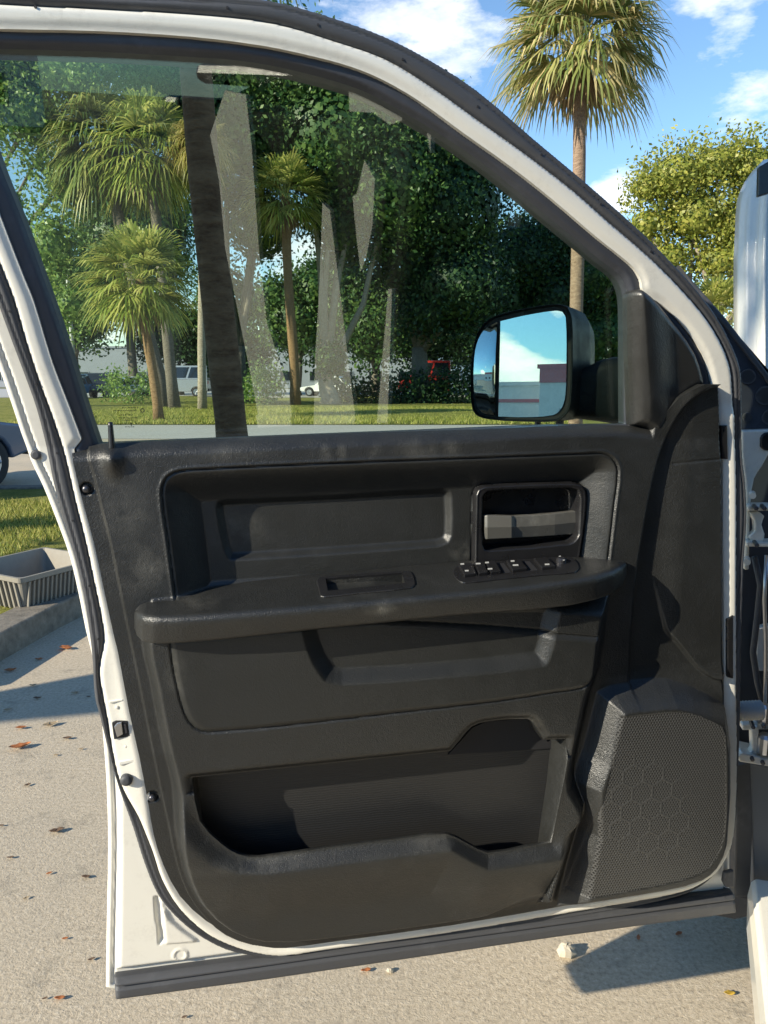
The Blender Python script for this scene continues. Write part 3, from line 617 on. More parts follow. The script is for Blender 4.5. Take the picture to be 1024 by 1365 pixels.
# ------------------------------------------------------------------ the truck itself (right edge and beside the camera)
HG = np.array([.63, 1.335, 0]); TA = R(66)
truck = empty('pickup_truck', (HG[0], HG[1], 0), TA, label='white pickup truck with its hood raised, beside its open door', cat='pickup truck')
cT, sT = math.cos(TA), math.sin(TA)
def tl(p): d = np.asarray(p, float)-HG; return np.array([d[0]*cT+d[1]*sT, -d[0]*sT+d[1]*cT, d[2]])   # x forward, y to the left of the truck
def tpoly(name, pts, depth, thick, mat, parent=truck, bevel=.003, step=2, corner=42, slant=0):
    """polygon traced in the photo, stood on a vertical plane across the view at that depth, with a real thickness"""
    S = smooth_poly(pts, step, corner); f = [at(x, y, depth+slant*(x-1000)/100) for x, y in S]
    return MB().prism([tl(q) for q in f], [tl(q+np.array([thick*.15, thick, 0])) for q in f]).build(name, mat, parent, bevel=bevel)
# hood: curved raised panel
def hoodpt(s, t):   # s across (0 left edge .. 1), t up (0 bottom .. 1)
    x0 = 978+6*max(0, t-.62)/.38+ (34*max(0, (t-.80)/.20)**2.2)
    px = x0+s*170; py = 560-t*(560-(213-s*34))
    return px, py
hr = []
for i in range(25):
    t_ = i/24; row = []
    for j in range(25):
        s_ = j/24; px, py = hoodpt(s_, t_)
        dep = 2.35-.10*math.sin(min(1, s_*6)*math.pi/2)+.25*s_ + .12*t_ - .05*math.exp(-((s_-.24)/.03)**2) - .03*(1/(1+math.exp(-(s_-.2)*80)))
        row.append(tl(at(px, py, dep)))
    hr.append(row)
hr = np.array(hr); id_ = np.arange(625).reshape(25, 25)
hood = meshobj('hood', hr.reshape(-1, 3), np.stack([id_[:-1, :-1].ravel(), id_[:-1, 1:].ravel(), id_[1:, 1:].ravel(), id_[1:, :-1].ravel()], 1), MW, truck, smooth=True)
so_ = hood.modifiers.new('s', 'SOLIDIFY'); so_.thickness = .03; so_.offset = -1
tpoly('hood_vent', [(1012, 222), (1030, 212), (1030, 256), (1011, 262)], 2.19, .02, MPs, hood)
# dark A-pillar corner cover with round plugs
cov = tpoly('pillar_cover', [(905, 352), (928, 379), (968, 424), (1024, 497), (1090, 585), (1090, 572), (988, 573), (960, 500)], 1.47, .05, MPf, step=1)
tpoly('pillar_cover_lip', [(905, 352), (928, 379), (968, 424), (1024, 497), (1060, 545), (1060, 556), (1022, 508), (966, 434), (926, 388)], 1.462, .02, MSEAL, cov, step=1)
for x, y, r_ in ((997, 502, 10), (1020, 527, 12.5), (1026, 556, 10), (996, 556, 6)):
    c = at(x, y, 1.468); rad = r_/FP*1.5; m = MB()
    c = tl(c); n_ = tl(HG+np.array([-.25, -.97, 0])); n_ /= np.linalg.norm(n_)
    m.tube([c-n_*.004, c+n_*.0035, c+n_*.0035, c+n_*.001, c+n_*.001], [rad, rad*.96, rad*.80, rad*.74, rad*.01], 20).build('body_plug', MSEAL, cov)
# painted hinge pillar
tpoly('hinge_pillar', [(990, 574), (1090, 570), (1090, 598), (1026, 604), (1016, 622), (1006, 638), (1001, 672), (999, 760), (993, 760), (996, 690), (994, 640), (990, 606)], 1.44, .03, MW, step=2)
tpoly('pillar_socket', [(1014, 583), (1020, 577), (1040, 575), (1040, 600), (1020, 601), (1014, 596)], 1.435, .02, MPs, step=2)
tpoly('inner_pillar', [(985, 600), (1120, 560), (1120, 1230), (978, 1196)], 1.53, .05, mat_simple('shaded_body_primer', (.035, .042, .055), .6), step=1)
tpoly('wiring_boot_panel', [(1009, 838), (1024, 834), (1040, 834), (1040, 895), (1012, 895), (1008, 880)], 1.49, .02, MW, step=1)
# hinges
for (ys, dy) in ((674, 0), (0, 1)):
    hg = empty('door_hinge'); hg.parent = truck
    if not dy:
        for q in ([(997, 674), (1060, 674), (1060, 681), (997, 681)], [(996, 722), (1060, 724), (1060, 730), (996, 729)]):
            tpoly('hinge_leaf', q, 1.42, .04, MW, hg, step=1)
        tpoly('hinge_link', [(1000, 684), (1012, 682), (1020, 688), (1016, 700), (1020, 712), (1018, 722), (1004, 724), (999, 716), (1007, 708), (1006, 694)], 1.43, .02, MW, hg)
        for q in ((1003, 658), (996, 745)):
            c = tl(at(q[0], q[1], 1.43)); MB().tube([c, c-np.array([.03, 0, 0])], .006, 10).build('hinge_bolt', MW, hg)
    else:
        tpoly('hinge_leaf', [(984, 1008), (990, 1004), (1024, 1012), (1070, 1020), (1070, 1030), (1024, 1022), (986, 1016)], 1.40, .06, MW, hg, step=1)
        tpoly('hinge_leaf', [(990, 966), (1060, 962), (1060, 972), (990, 974)], 1.42, .05, MW, hg, step=1)
        tpoly('hinge_link', [(1002, 972), (1012, 968), (1012, 1004), (996, 1008), (1003, 1000)], 1.41, .02, MW, hg)
        for q in ((1019, 950, .013), (1020, 990, .016)):
            c = tl(at(q[0], q[1], 1.41)); MB().tube([c-np.array([0, 0, .02]), c+np.array([0, 0, .012]), c+np.array([0, 0, .018])], [q[2], q[2], q[2]*.6], 14).build('hinge_pin', MMET, hg)
for x, y in ((1008, 677.5), (1019, 677.5), (1009, 726.5), (1003, 1012), (1017, 1017), (1004, 969), (1018, 968)):
    c = tl(at(x, y, 1.395)); n_ = tl(HG+np.array([-.3, -.95, 0])); n_ /= np.linalg.norm(n_)
    MB().tube([c-n_*.03, c+n_*.003, c+n_*.004], [.0042, .0042, .002], 6).build('bolt_head', MDMET, truck)
hp = [tl(at(x, y, 1.47)) for x, y in ((1006, 742), (1014, 780), (1010, 820), (1004, 870), (1010, 910), (1018, 940))]
MB().tube(hp, .006, 8).build('wiring_harness', MSEAL, truck, smooth=True)
hp = [tl(at(x, y, 1.45)) for x, y in ((1022, 740), (1019, 800), (1021, 860), (1020, 950))]
MB().tube(hp, .0035, 8).build('cable', MMET, truck, smooth=True)
# corrugated boot
bt = MB(); pts = []; rd = []
for k in range(15):
    t_ = k/14; p = at(984+30*t_, 948-1.5*t_, 1.375); pts.append(tl(p)); rd.append(.0135*(1+.42*math.cos(k*math.pi)))
bt.tube(pts, rd, 16).build('cable_boot', mat_simple('pale_rubber', (.45, .45, .43), .6), truck, smooth=True)
tpoly('body_seal', [(980, 1022), (1001, 1018), (1004, 1100), (1000, 1196), (979, 1196), (982, 1100)], 1.44, .03, MSEAL, step=1)
tpoly('rocker_trim', [(1000, 1018), (1060, 1030), (1060, 1220), (1006, 1190)], 1.46, .03, mat_simple('grey_rocker_trim', (.18, .19, .20), .5), step=1)
tpoly('wheel_liner', [(930, 1205), (975, 1195), (1000, 1195), (998, 1222), (980, 1226), (950, 1220)], 1.75, .2, MSEAL, step=1)
# sill running back towards the camera (a sheet in truck space, height .5)
m = MB(); zf = lambda px, py, z: tl(gnd(px, py, z))
a = zf(1001, 1175, .48); b_ = zf(1022, 1372, .48)
dirv = b_-a; ext = a+dirv*5.0
def off(p, dy, dz): return np.array([p[0], p[1]+dy, p[2]+dz])
sec = [(0, 0), (.004, -.03), (0, -.11), (-.03, -.13), (-.25, -.13), (-.25, .0), (-.03, .012), (-.008, .010)]
f = [off(a, *s) for s in sec]; g = [off(ext, *s) for s in sec]
m.prism(f, g).build('rocker_panel', MW, truck, bevel=.004)
# ---- body beside and behind the camera: cab, plus panels added for the window reflections
def tbox(name, x0, x1, y0, y1, z0, z1, mat, bevel=.02, parent=truck):
    return MB().box(((x0+x1)/2, (y0+y1)/2, (z0+z1)/2), (x1-x0, y1-y0, z1-z0)).build(name, mat, parent, bevel=bevel)
yL = float(ext[1])
tbox('center_pillar', -1.17, -1.06, -.40, -.24, .5, 1.86, MPs)
tbox('cab_roof', -2.1, -.35, -1.75, -.25, 1.9, 1.96, MPs, .03)
tbox('reflection_blocker_rear', -2.05, -1.2, -.9, -.36, .42, 1.9, MPs, .05)  # dark panel added to keep bright ground out of the window reflection
tbox('reflection_blocker_front', -1.2, .1, -1.1, -.9, .42, 1.9, MPs, .05)  # second added dark panel, continues the reflection block forward
tbox('rear_jamb', -2.15, -2.05, -.6, -.16, .5, 1.86, MPs, .02)
def rpl(px, py, yl):      # point beside the cab that the window glass mirrors to the camera
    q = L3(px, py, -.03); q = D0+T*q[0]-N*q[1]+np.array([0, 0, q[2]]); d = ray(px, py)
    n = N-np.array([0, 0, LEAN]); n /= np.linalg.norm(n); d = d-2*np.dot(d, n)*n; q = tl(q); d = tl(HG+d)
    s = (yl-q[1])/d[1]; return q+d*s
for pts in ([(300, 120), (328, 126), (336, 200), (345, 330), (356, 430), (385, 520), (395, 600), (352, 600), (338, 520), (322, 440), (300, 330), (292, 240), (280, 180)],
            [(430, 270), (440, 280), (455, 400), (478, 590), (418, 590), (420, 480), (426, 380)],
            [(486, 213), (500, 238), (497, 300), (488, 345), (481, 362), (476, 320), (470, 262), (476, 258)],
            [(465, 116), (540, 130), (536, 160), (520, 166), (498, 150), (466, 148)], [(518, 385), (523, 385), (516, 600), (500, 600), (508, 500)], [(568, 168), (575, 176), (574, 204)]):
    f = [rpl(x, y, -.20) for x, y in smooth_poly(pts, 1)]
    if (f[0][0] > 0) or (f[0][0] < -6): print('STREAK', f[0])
    MB().prism(f, [p-np.array([0, .015, 0]) for p in f]).build('streak_reflector', MW, truck)  # added white panels, shaped to mirror as pale streaks in the window
tbox('dashboard', -.15, .25, -1.7, -.2, .75, 1.18, MPs, .05)
tbox('seat', -1.15, -.62, -.85, -.3, .62, .86, MPs, .05)
tbox('seat', -1.25, -1.05, -.85, -.32, .86, 1.55, MPs, .05)
tbox('cab_floor', -2.05, .2, -1.7, -.22, .40, .5, MPs, .01)
tbox('far_door', -1.2, .1, -1.8, -1.72, .5, 1.3, MPs, .03)
tbox('fender', .22, 1.55, -.28, -.10, .62, 1.18, MW, .05)
for xw in (.95,):
    w_ = empty('wheel'); w_.parent = truck; w_.location = (xw, -.2, .39)
    MB().tube([(0, -.13, 0), (0, -.12, 0), (0, .1, 0), (0, .12, 0)], [.33, .39, .39, .34], 32).build('tyre', MTYRE, w_, smooth=False)
    MB().tube([(0, .1, 0), (0, .125, 0), (0, .128, 0)], [.23, .23, .1], 24).build('rim', MRIM, w_)
# ------------------------------------------------------------------ ground
def sheet(name, pts, z, mat, **k):
    return meshobj(name, [(x, y, z) for x, y in pts], [tuple(range(len(pts)))], mat, None, **k)
def mat_conc():
    m, nt, b = newmat('exposed_aggregate_concrete'); t = NT(nt); setp(b, (.4, .36, .3), .85, spec=.3)
    a = t.noise(75, 5, .75); l = t.noise(1.1, 6, .6); c = t.ramp(a, [(.30, (.27, .22, .16)), (.47, (.49, .405, .29)), (.58, (.56, .47, .345)), (.72, (.70, .62, .49))])
    st = t.noise(6, 6, .7); c = t.mix(t.ramp(l, [(.35, .0), (.7, .45)]), c, (.33, .295, .235)); c = t.mix(t.ramp(st, [(.56, 0), (.72, .6)]), c, (.21, .185, .145))
    t.l(c, b.inputs['Base Color']); h = t.math('ADD', a, t.math('MULTIPLY', t.noise(160, 3, .6), .5)); t.l(t.bump(h, .004, .8), b.inputs['Normal']); return m
def mat_grass():
    m, nt, b = newmat('lawn_grass'); t = NT(nt); setp(b, (.1, .13, .03), .9, spec=.2)
    a = t.noise(2.2, 8, .72); c = t.ramp(a, [(.3, (.15, .18, .03)), (.5, (.34, .34, .07)), (.7, (.50, .43, .17))])
    f = t.noise(40, 4, .7); c = t.mix(t.ramp(f, [(.35, .6), (.65, 0)]), c, (.04, .06, .012)); t.l(c, b.inputs['Base Color']); t.l(t.bump(f, .06, 1), b.inputs['Normal']); return m
MGS = mat_grass(); MCO = mat_conc()
MLANE = mat_simple('pale_asphalt', (.40, .39, .36), .9, bump=.004, bscale=30, var=.12)
sheet('ground', [(-900, -300), (900, -300), (900, 1500), (-900, 1500)], -.02, mat_simple('far_ground', (.16, .16, .09), .95, var=.3, bscale=.5), kind='structure')
sheet('added_dark_ground', [(-60, -80), (60, -80), (60, -1.6), (-60, -1.6)], 0, mat_simple('unseen_dark_ground', (.05, .05, .05), .9, bump=.004, bscale=60, var=.2), kind='structure')  # unseen ground, added dark to cut the pale veil on the glass
sheet('concrete_lot', [(-60, -1.6), (60, -1.6), (60, 18.8), (-60, 18.8)], 0, MCO, kind='structure')
sheet('road', [(-120, 18.8), (120, 18.8), (120, 24.2), (-120, 24.2)], .004, MLANE, kind='structure')
sheet('far_lot', [(-120, 56.0), (120, 56.0), (120, 95), (-120, 95)], .006, MLANE, kind='structure')
# lawn with a slight swell
gx = np.linspace(-45, 60, 80); gy = np.linspace(24.2, 56.0, 40); GX, GY = np.meshgrid(gx, gy)
GZ = .02+.12*np.sin(GX*.35+1)*np.sin((GY-24.2)*.25)*np.clip((GY-24.2)/3, 0, 1); GZ = np.clip(GZ, -.01, 1)
gi = np.arange(80*40).reshape(40, 80)
meshobj('lawn', np.stack([GX.ravel(), GY.ravel(), GZ.ravel()], 1), np.stack([gi[:-1, :-1].ravel(), gi[:-1, 1:].ravel(), gi[1:, 1:].ravel(), gi[1:, :-1].ravel()], 1), MGS, smooth=True, kind='structure')
# planting island with kerb
isl = [(x*KK, y*KK) for x, y in [(-1.98, 3.2), (-1.84, 4.15), (-1.0, 8.0), (-.9, 9.0), (-1.3, 9.25), (-5.3, 8.9), (-5.9, 3.0)]]
isl_in = [(x*KK, y*KK) for x, y in [(-2.20, 3.2), (-2.04, 4.2), (-1.2, 8.0), (-1.12, 8.9), (-1.4, 9.05), (-5.1, 8.7), (-5.7, 3.2)]]
MKERB = mat_simple('stained_kerb_concrete', (.17, .15, .12), .9, bump=.004, bscale=60, var=.35)
m = MB(); k_ = 4
po = [(x, y, -.01) for x, y in isl]; pt = [(x*.997+.003*xi, y*.997+.003*yi, .15) for (x, y), (xi, yi) in zip(isl, isl_in)]; pi = [(x, y, .15) for x, y in isl_in]; pb = [(x, y, .05) for x, y in isl_in]
n = len(isl); m.v = po+pt+pi+pb; m.f = [(a*n+i, a*n+(i+1) % n, (a+1)*n+(i+1) % n, (a+1)*n+i) for a in range(3) for i in range(n)]
m.build('kerb', MKERB, None, bevel=.02, label='weathered concrete kerb round the planting island', cat='kerb')
m = MB(); sheet('island_soil', isl_in, .125, MGS, kind='structure')
# grass blades on the island and along the lawn edge
def blades(name, n, area, z, hgt, wid, mat, label, inpoly=None):
    x = NR.uniform(area[0], area[1], n); y = NR.uniform(area[2], area[3], n)
    if inpoly is not None:
        s = sdf(x, y, np.array(inpoly), 1); k = s > .01; x = x[k]; y = y[k]; n = len(x)
    a = NR.uniform(0, 6.28, n); h = hgt*NR.uniform(.5, 1.3, n); w = wid*NR.uniform(.6, 1.3, n); la = NR.uniform(0, 6.28, n); ll = h*NR.uniform(.2, .9, n)
    V = np.zeros((n, 3, 3)); V[:, 0] = np.stack([x-np.cos(a)*w, y-np.sin(a)*w, np.full(n, z)], 1); V[:, 1] = np.stack([x+np.cos(a)*w, y+np.sin(a)*w, np.full(n, z)], 1)
    V[:, 2] = np.stack([x+np.cos(la)*ll, y+np.sin(la)*ll, z+h], 1)
    return meshobj(name, V.reshape(-1, 3), np.arange(n*3).reshape(n, 3), mat, None, label=label, cat='grass', kind='stuff')
def mat_leaf(name, c1, c2, c3, rough=.5, trans=.25):
    m, nt, b = newmat(name); t = NT(nt); setp(b, c2, rough, spec=.35); g = t.n('ShaderNodeNewGeometry')
    t.l(t.ramp(g.outputs['Random Per Island'], [(0, c1), (.5, c2), (1, c3)]), b.inputs['Base Color'])
    if trans:
        tr = t.n('ShaderNodeBsdfTranslucent'); t.l(t.ramp(g.outputs['Random Per Island'], [(0, tuple(q*1.4 for q in c1)), (1, tuple(q*1.5 for q in c3))]), tr.inputs[0])
        mx = t.n('ShaderNodeMixShader'); mx.inputs[0].default_value = trans; o = nt.nodes['Material Output']
        t.l(b.outputs[0], mx.inputs[1]); t.l(tr.outputs[0], mx.inputs[2]); t.l(mx.outputs[0], o.inputs[0])
    return m
MBL = mat_leaf('grass_blade', (.13, .18, .025), (.32, .34, .06), (.50, .44, .15), .6, .3)
blades('grass', 60000, (-5.5, -1.0, 3.3, 9.2), .125, .055, .006, MBL, 'short green grass growing on the planting island', isl_in)
blades('lawn_tufts', 60000, (-12, 6, 24.3, 37), .0, .14, .02, MBL, 'coarse lawn grass beyond the pale road')
# ------------------------------------------------------------------ trees
def mat_bark(name, c1, c2, sc_=(6, 6, 14)):
    m, nt, b = newmat(name); t = NT(nt); setp(b, c1, .9, spec=.2); mp = t.n('ShaderNodeMapping'); mp.inputs['Scale'].default_value = sc_; t.l(t.obj(), mp.inputs[0])
    a = t.noise(1.5, 7, .7, mp.outputs[0]); t.l(t.mix(t.ramp(a, [(.35, 0), (.65, 1)]), c1, c2), b.inputs['Base Color']); t.l(t.bump(a, .05, 1), b.inputs['Normal']); return m
MBK = mat_bark('grey_brown_bark', (.13, .11, .09), (.24, .21, .17)); MBKo = mat_bark('rusty_palm_bark', (.20, .12, .06), (.34, .22, .12)); MBKd = mat_bark('dark_palm_bark', (.085, .048, .03), (.20, .13, .085), (2.0, 2.0, 7))
MBKp = mat_bark('pale_palm_bark', (.30, .25, .19), (.46, .40, .32)); 
MF_g = mat_leaf('palm_frond_green', (.11, .17, .03), (.30, .37, .07), (.60, .56, .18), .38, .35)
MF_y = mat_leaf('palm_frond_golden', (.20, .20, .04), (.38, .31, .08), (.50, .40, .18), .4, .35)
MF_r = mat_leaf('palm_frond_olive', (.07, .12, .025), (.17, .23, .05), (.42, .40, .14), .42, .3)
MF_s = mat_leaf('palm_frond_sunny', (.10, .15, .04), (.28, .32, .09), (.62, .50, .25), .42, .35)
MF_d = mat_leaf('dead_frond', (.16, .11, .06), (.28, .20, .11), (.42, .32, .2), .7, .1)
def fan(V, F, c, d, L, nb, droop, width, rr, spread=1.35):
    d = d/np.linalg.norm(d); up = np.array([0, 0, 1.]); s = np.cross(d, up); s /= (np.linalg.norm(s)+1e-6); nrm = np.cross(s, d)
    tw = rr.uniform(-.5, .5); s = s*math.cos(tw)+nrm*math.sin(tw)
    for k in range(nb):
        a = spread*(2*k/(nb-1)-1)+rr.uniform(-.05, .05); ll = L*(1-.28*abs(a/spread)**2)*rr.uniform(.85, 1.08)
        e = d*math.cos(a)+s*math.sin(a); pp = [c]; w = []
        g = np.array([0, 0, -1.])
        sd_ = np.cross(e, nrm); sd_ /= (np.linalg.norm(sd_)+1e-6)
        p1 = c+e*ll*.38+g*droop*ll*.04; p2 = c+e*ll*.72+g*droop*ll*.24; p3 = c+e*ll*.93+g*droop*ll*.62
        b = len(V); W = width*rr.uniform(.8, 1.2)
        V += [c-sd_*W*.25, c+sd_*W*.25, p1-sd_*W, p1+sd_*W, p2-sd_*W*.7, p2+sd_*W*.7, p3]
        F += [(b, b+1, b+3, b+2), (b+2, b+3, b+5, b+4), (b+4, b+5, b+6)]
def palm(name, base, top, tr, Rc, nf, label, mat=MF_g, bark=MBK, nb=15, emin=-50, emax=80, droop=.9, dead=12, seed=1, width=None, group=None, mid=None, ztop=None):
    rr = random.Random(seed); base = np.array(base); top = np.array(top); o = empty(name, base, label=label, cat='palm tree', group=group)
    tt = top-base; pts = []; rads = []
    for k in range(9):
        f_ = k/8; p = tt*f_+np.array([math.sin(f_*3.1+seed)*.04*tr*10*(f_*(1-f_)*4), 0, 0]); pts.append(p); rads.append(tr*(1.22 if k == 0 else 1.05-.2*f_+.06*rr.uniform(-1, 1)))
    MB().tube(pts, rads, 14).build('trunk', bark, o, smooth=True)
    V = []; F = []; width = width or Rc*.016
    for k in range(nf):
        el = R(emin+(emax-emin)*((k+.5)/nf)**.85); az = k*2.39996+rr.uniform(-.3, .3); d = np.array([math.cos(az)*math.cos(el), math.sin(az)*math.cos(el), math.sin(el)])
        pl = Rc*rr.uniform(.38, .52); c = tt+d*pl*.95+np.array([0, 0, -.06*Rc*math.cos(el)]); b = len(V)
        q = np.cross(d, (0, 0, 1)); q /= (np.linalg.norm(q)+1e-6); q = q*width*.5; st = tt-np.array([0, 0, Rc*.04])
        V += [st-q, st+q, c+q, c-q]; F += [(b, b+1, b+2, b+3)]
        d2 = d+np.array([0, 0, -.25*droop*math.cos(el)]); fan(V, F, c, d2, Rc*rr.uniform(.5, .62), nb, droop*rr.uniform(.7, 1.3), width, rr)
    meshobj('crown', V, F, mat, o)
    if dead:
        V = []; F = []
        for k in range(dead):
            az = k*2.4; el = R(rr.uniform(-82, -45)); d = np.array([math.cos(az)*math.cos(el), math.sin(az)*math.cos(el), math.sin(el)])
            c = tt+d*Rc*.22; fan(V, F, c, d, Rc*rr.uniform(.35, .6), 9, .4, width*1.1, rr, .7)
        meshobj('dead_fronds', V, F, MF_d, o)
    return o
# the big trunk on the island (crown above the frame)
def wp(px, py, y): return at(px, py, y)
b0 = wp(318, 690, 8.0*KK); b0[2] = .12
palm('palm_tree', b0, wp(236, -300, 8.0*KK), .172, 1.9, 46, 'tall palm whose thick dark trunk stands close behind the window glass', MF_r, MBKd, seed=3, dead=8)
sr = gnd(768, 598); palm('palm_tree', (at(768, 595, 16)[0], 16, 0), at(771, 58, 16), .13, 1.95, 84, 'tall slender palm with shaggy golden crown against the blue sky', MF_s, mat_bark('pinkish_palm_bark', (.22, .15, .105), (.38, .28, .20)), nb=21, emin=-34, emax=88, droop=.75, dead=10, seed=5, width=.028)
palm('palm_tree', gnd(212, 562), at(186, 372, gnd(212, 562)[1]), .16, 2.35, 88, 'short bushy palm with orange trunk on the lawn, left of the thick trunk', MF_g, MBKo, nb=18, seed=8, dead=8, emin=-48, droop=.5)
y_ = 33.*KK; palm('palm_tree', (at(233, 545, y_)[0], y_, 0), at(196, 200, y_), .24, 3.1, 80, 'tall grey trunk palm behind the short bushy palm, its crown high above it', MF_g, MBK, nb=17, seed=12, emin=-55, droop=.7)
palm('palm_tree', (at(222, 543, y_+1)[0], y_+1, 0), at(137, 190, y_+1), .30, 3.2, 80, 'thick trunk palm with drooping fronds, furthest left through the window', MF_r, MBK, nb=17, seed=15, emin=-60)
palm('palm_tree', (at(270, 546, 34)[0], 34, 0), at(266, 190, 34), .18, 1.75, 70, 'golden crowned palm mostly hidden behind the thick dark trunk', MF_y, MBKp, nb=15, seed=18)
g_ = gnd(394, 541); palm('palm_tree', g_, at(381, 262, g_[1]), .25, 2.65, 76, 'slim palm with round green crown standing alone mid lawn', MF_g, MBKo, nb=16, seed=21, emin=-42, droop=.5)
palm('palm_tree', (-5.0, 1.4, 0), (-5.1, 1.4, 8.2), .17, 1.9, 50, 'palm beside the parking bay left of the truck, outside the window view', MF_r, MBKd, seed=30)
# broadleaf trees
def crown_mesh(name, blobs, n, size, mat, parent, base, seed, core=.0):
    r = np.random.RandomState(seed); V = []; vol = np.array([b[3]*b[4]*b[5] for b in blobs])**.67; cnt = np.maximum(1, (n*vol/vol.sum()).astype(int))
    for b, c in zip(blobs, cnt):
        # clusters inside each blob, leaves round each cluster: uneven edges and gaps
        nc = max(10, c//26); d = r.normal(size=(nc, 3)); d /= np.linalg.norm(d, axis=1)[:, None]; rad = r.uniform(.35, 1.08, nc)**.6
        cc = np.array(b[:3])+d*rad[:, None]*np.array(b[3:6]); w = r.randint(0, nc, c); p = cc[w]+np.clip(r.normal(size=(c, 3)), -1.6, 1.6)*size*2.2*r.uniform(.5, 1.3, (nc, 1))[w]
        a = r.normal(size=(c, 3)); a /= np.linalg.norm(a, axis=1)[:, None]; q = r.normal(size=(c, 3)); q = np.cross(a, q); q /= np.linalg.norm(q, axis=1)[:, None]
        s = size*r.uniform(.55, 1.25, (c, 1)); V.append(np.stack([p-a*s*.6, p+q*s*.32, p+a*s*.6, p-q*s*.32], 1))
    V = np.concatenate(V).reshape(-1, 3); F = np.arange(len(V)).reshape(-1, 4)
    if core:   # the dense, ragged inside of the crown: leaf-sized facets packed close
        for b in blobs:
            k = max(300, int(900*core*b[3]*b[5]/(size*size*60))); k = min(k, 2600)
            i_ = np.arange(k)+.5; ph = np.arccos(1-2*i_/k); th = math.pi*(1+5**.5)*i_; d = np.stack([np.cos(th)*np.sin(ph), np.sin(th)*np.sin(ph), np.cos(ph)], 1)
            p = np.array(b[:3])+d*np.array(b[3:6])*core*r.uniform(.82, 1.05, (k, 1)); q = np.cross(d, r.normal(size=(k, 3))); q /= np.linalg.norm(q, axis=1)[:, None]; s_ = np.cross(d, q)
            z = 2.6*math.sqrt(b[3]*b[5])*core/math.sqrt(k); n0 = len(V); V = np.concatenate([V, np.stack([p-q*z, p+s_*z, p+q*z, p-s_*z], 1).reshape(-1, 3)]); F = np.concatenate([F, np.arange(n0, n0+4*k).reshape(-1, 4)])
    V = V-np.array(base); return meshobj(name, V, F, mat, parent)
def tree(base, blobs, n, size, mat, label, tr=.3, seed=1, bark=MBK, group=None):
    base = np.array(base, float); o = empty('broadleaf_tree', base, label=label, cat='tree', group=group); rr = random.Random(seed)
    m = MB(); low = min(b[2]-b[5] for b in blobs); fork = np.array([rr.uniform(-.3, .3), rr.uniform(-.3, .3), max(1.2, low*.8+.3)])
    m.tube([(0, 0, -.1), (0, 0, .4), fork*.6, fork], [tr*1.5, tr*1.1, tr, tr*.85], 12)
    for b in blobs:
        e = np.array(b[:3])-base; k = fork+(e-fork)*.5+np.array([rr.uniform(-.5, .5), rr.uniform(-.5, .5), -.1*e[2]]); m.tube([fork*.9, k, e, e+np.array([rr.uniform(-1, 1), 0, b[5]*.5])], [tr*.55, tr*.35, tr*.2, tr*.05], 8)
    m.build('trunk', bark, o, smooth=True); crown_mesh('crown', blobs, n, size, mat, o, base, seed, .84 if mat in (ML2, ML4) else .62); return o
ML1 = mat_leaf('bright_broad_leaf', (.08, .16, .04), (.18, .30, .07), (.36, .46, .14), .4, .35)
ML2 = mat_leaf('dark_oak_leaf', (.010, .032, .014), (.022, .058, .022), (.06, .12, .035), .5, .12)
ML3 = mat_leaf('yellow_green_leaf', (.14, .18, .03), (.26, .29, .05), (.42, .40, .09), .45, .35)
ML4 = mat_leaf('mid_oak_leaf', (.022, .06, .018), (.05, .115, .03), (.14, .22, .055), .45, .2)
def bl(px, py, y, rx, ry=None, rd=None):      # blob from a direction and a distance; radii in metres
    p = at(px, py, y); return (p[0], p[1], p[2], rx, rd or rx, ry or rx)
y_ = 34.*KK
tree((at(-150, 600, y_)[0], y_, 0), [bl(-10, 110, y_, 2.15), bl(40, 150, y_, 1.98, 2.15), bl(15, 330-60, y_+.3, 0.82), bl(70, 330, y_, 1.48, 2.15), bl(85, 90, y_, 2.47, 1.65), bl(95, 240, y_+1, 1.81), bl(100, 405, y_+.5, 1.24, 1.48), bl(-60, 40, y_, 3.63), bl(30, 40, y_, 2.64), bl(200, 95, y_+4, 1.98, 1.81), bl(130, 60, y_+2, 2.47)], 34000, .2, ML1, 'bright leafy tree filling the left side of the window', .25, 41)
y_ = 40*KK
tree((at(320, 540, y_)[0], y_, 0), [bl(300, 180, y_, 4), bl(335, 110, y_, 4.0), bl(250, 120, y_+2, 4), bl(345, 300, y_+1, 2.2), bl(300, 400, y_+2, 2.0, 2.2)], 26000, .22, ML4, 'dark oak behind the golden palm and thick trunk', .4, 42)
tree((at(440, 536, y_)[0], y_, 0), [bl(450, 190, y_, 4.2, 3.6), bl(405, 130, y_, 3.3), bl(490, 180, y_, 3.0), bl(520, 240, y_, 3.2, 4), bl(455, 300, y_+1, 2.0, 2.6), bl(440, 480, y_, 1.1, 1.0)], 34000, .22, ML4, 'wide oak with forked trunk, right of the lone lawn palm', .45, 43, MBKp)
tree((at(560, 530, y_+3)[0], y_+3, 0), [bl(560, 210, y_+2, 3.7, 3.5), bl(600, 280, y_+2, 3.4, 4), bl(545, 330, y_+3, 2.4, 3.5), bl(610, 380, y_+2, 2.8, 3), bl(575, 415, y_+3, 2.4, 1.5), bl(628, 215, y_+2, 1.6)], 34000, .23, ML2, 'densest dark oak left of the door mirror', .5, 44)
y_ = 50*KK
tree((at(700, 530, y_)[0], y_, 0), [bl(690, 350, y_, 3.4, 3), bl(730, 325, y_, 2.6, 2.2), bl(660, 400, y_, 3), bl(740, 400, y_, 3.2)], 22000, .25, ML2, 'dark rounded tree directly above the door mirror', .4, 45)
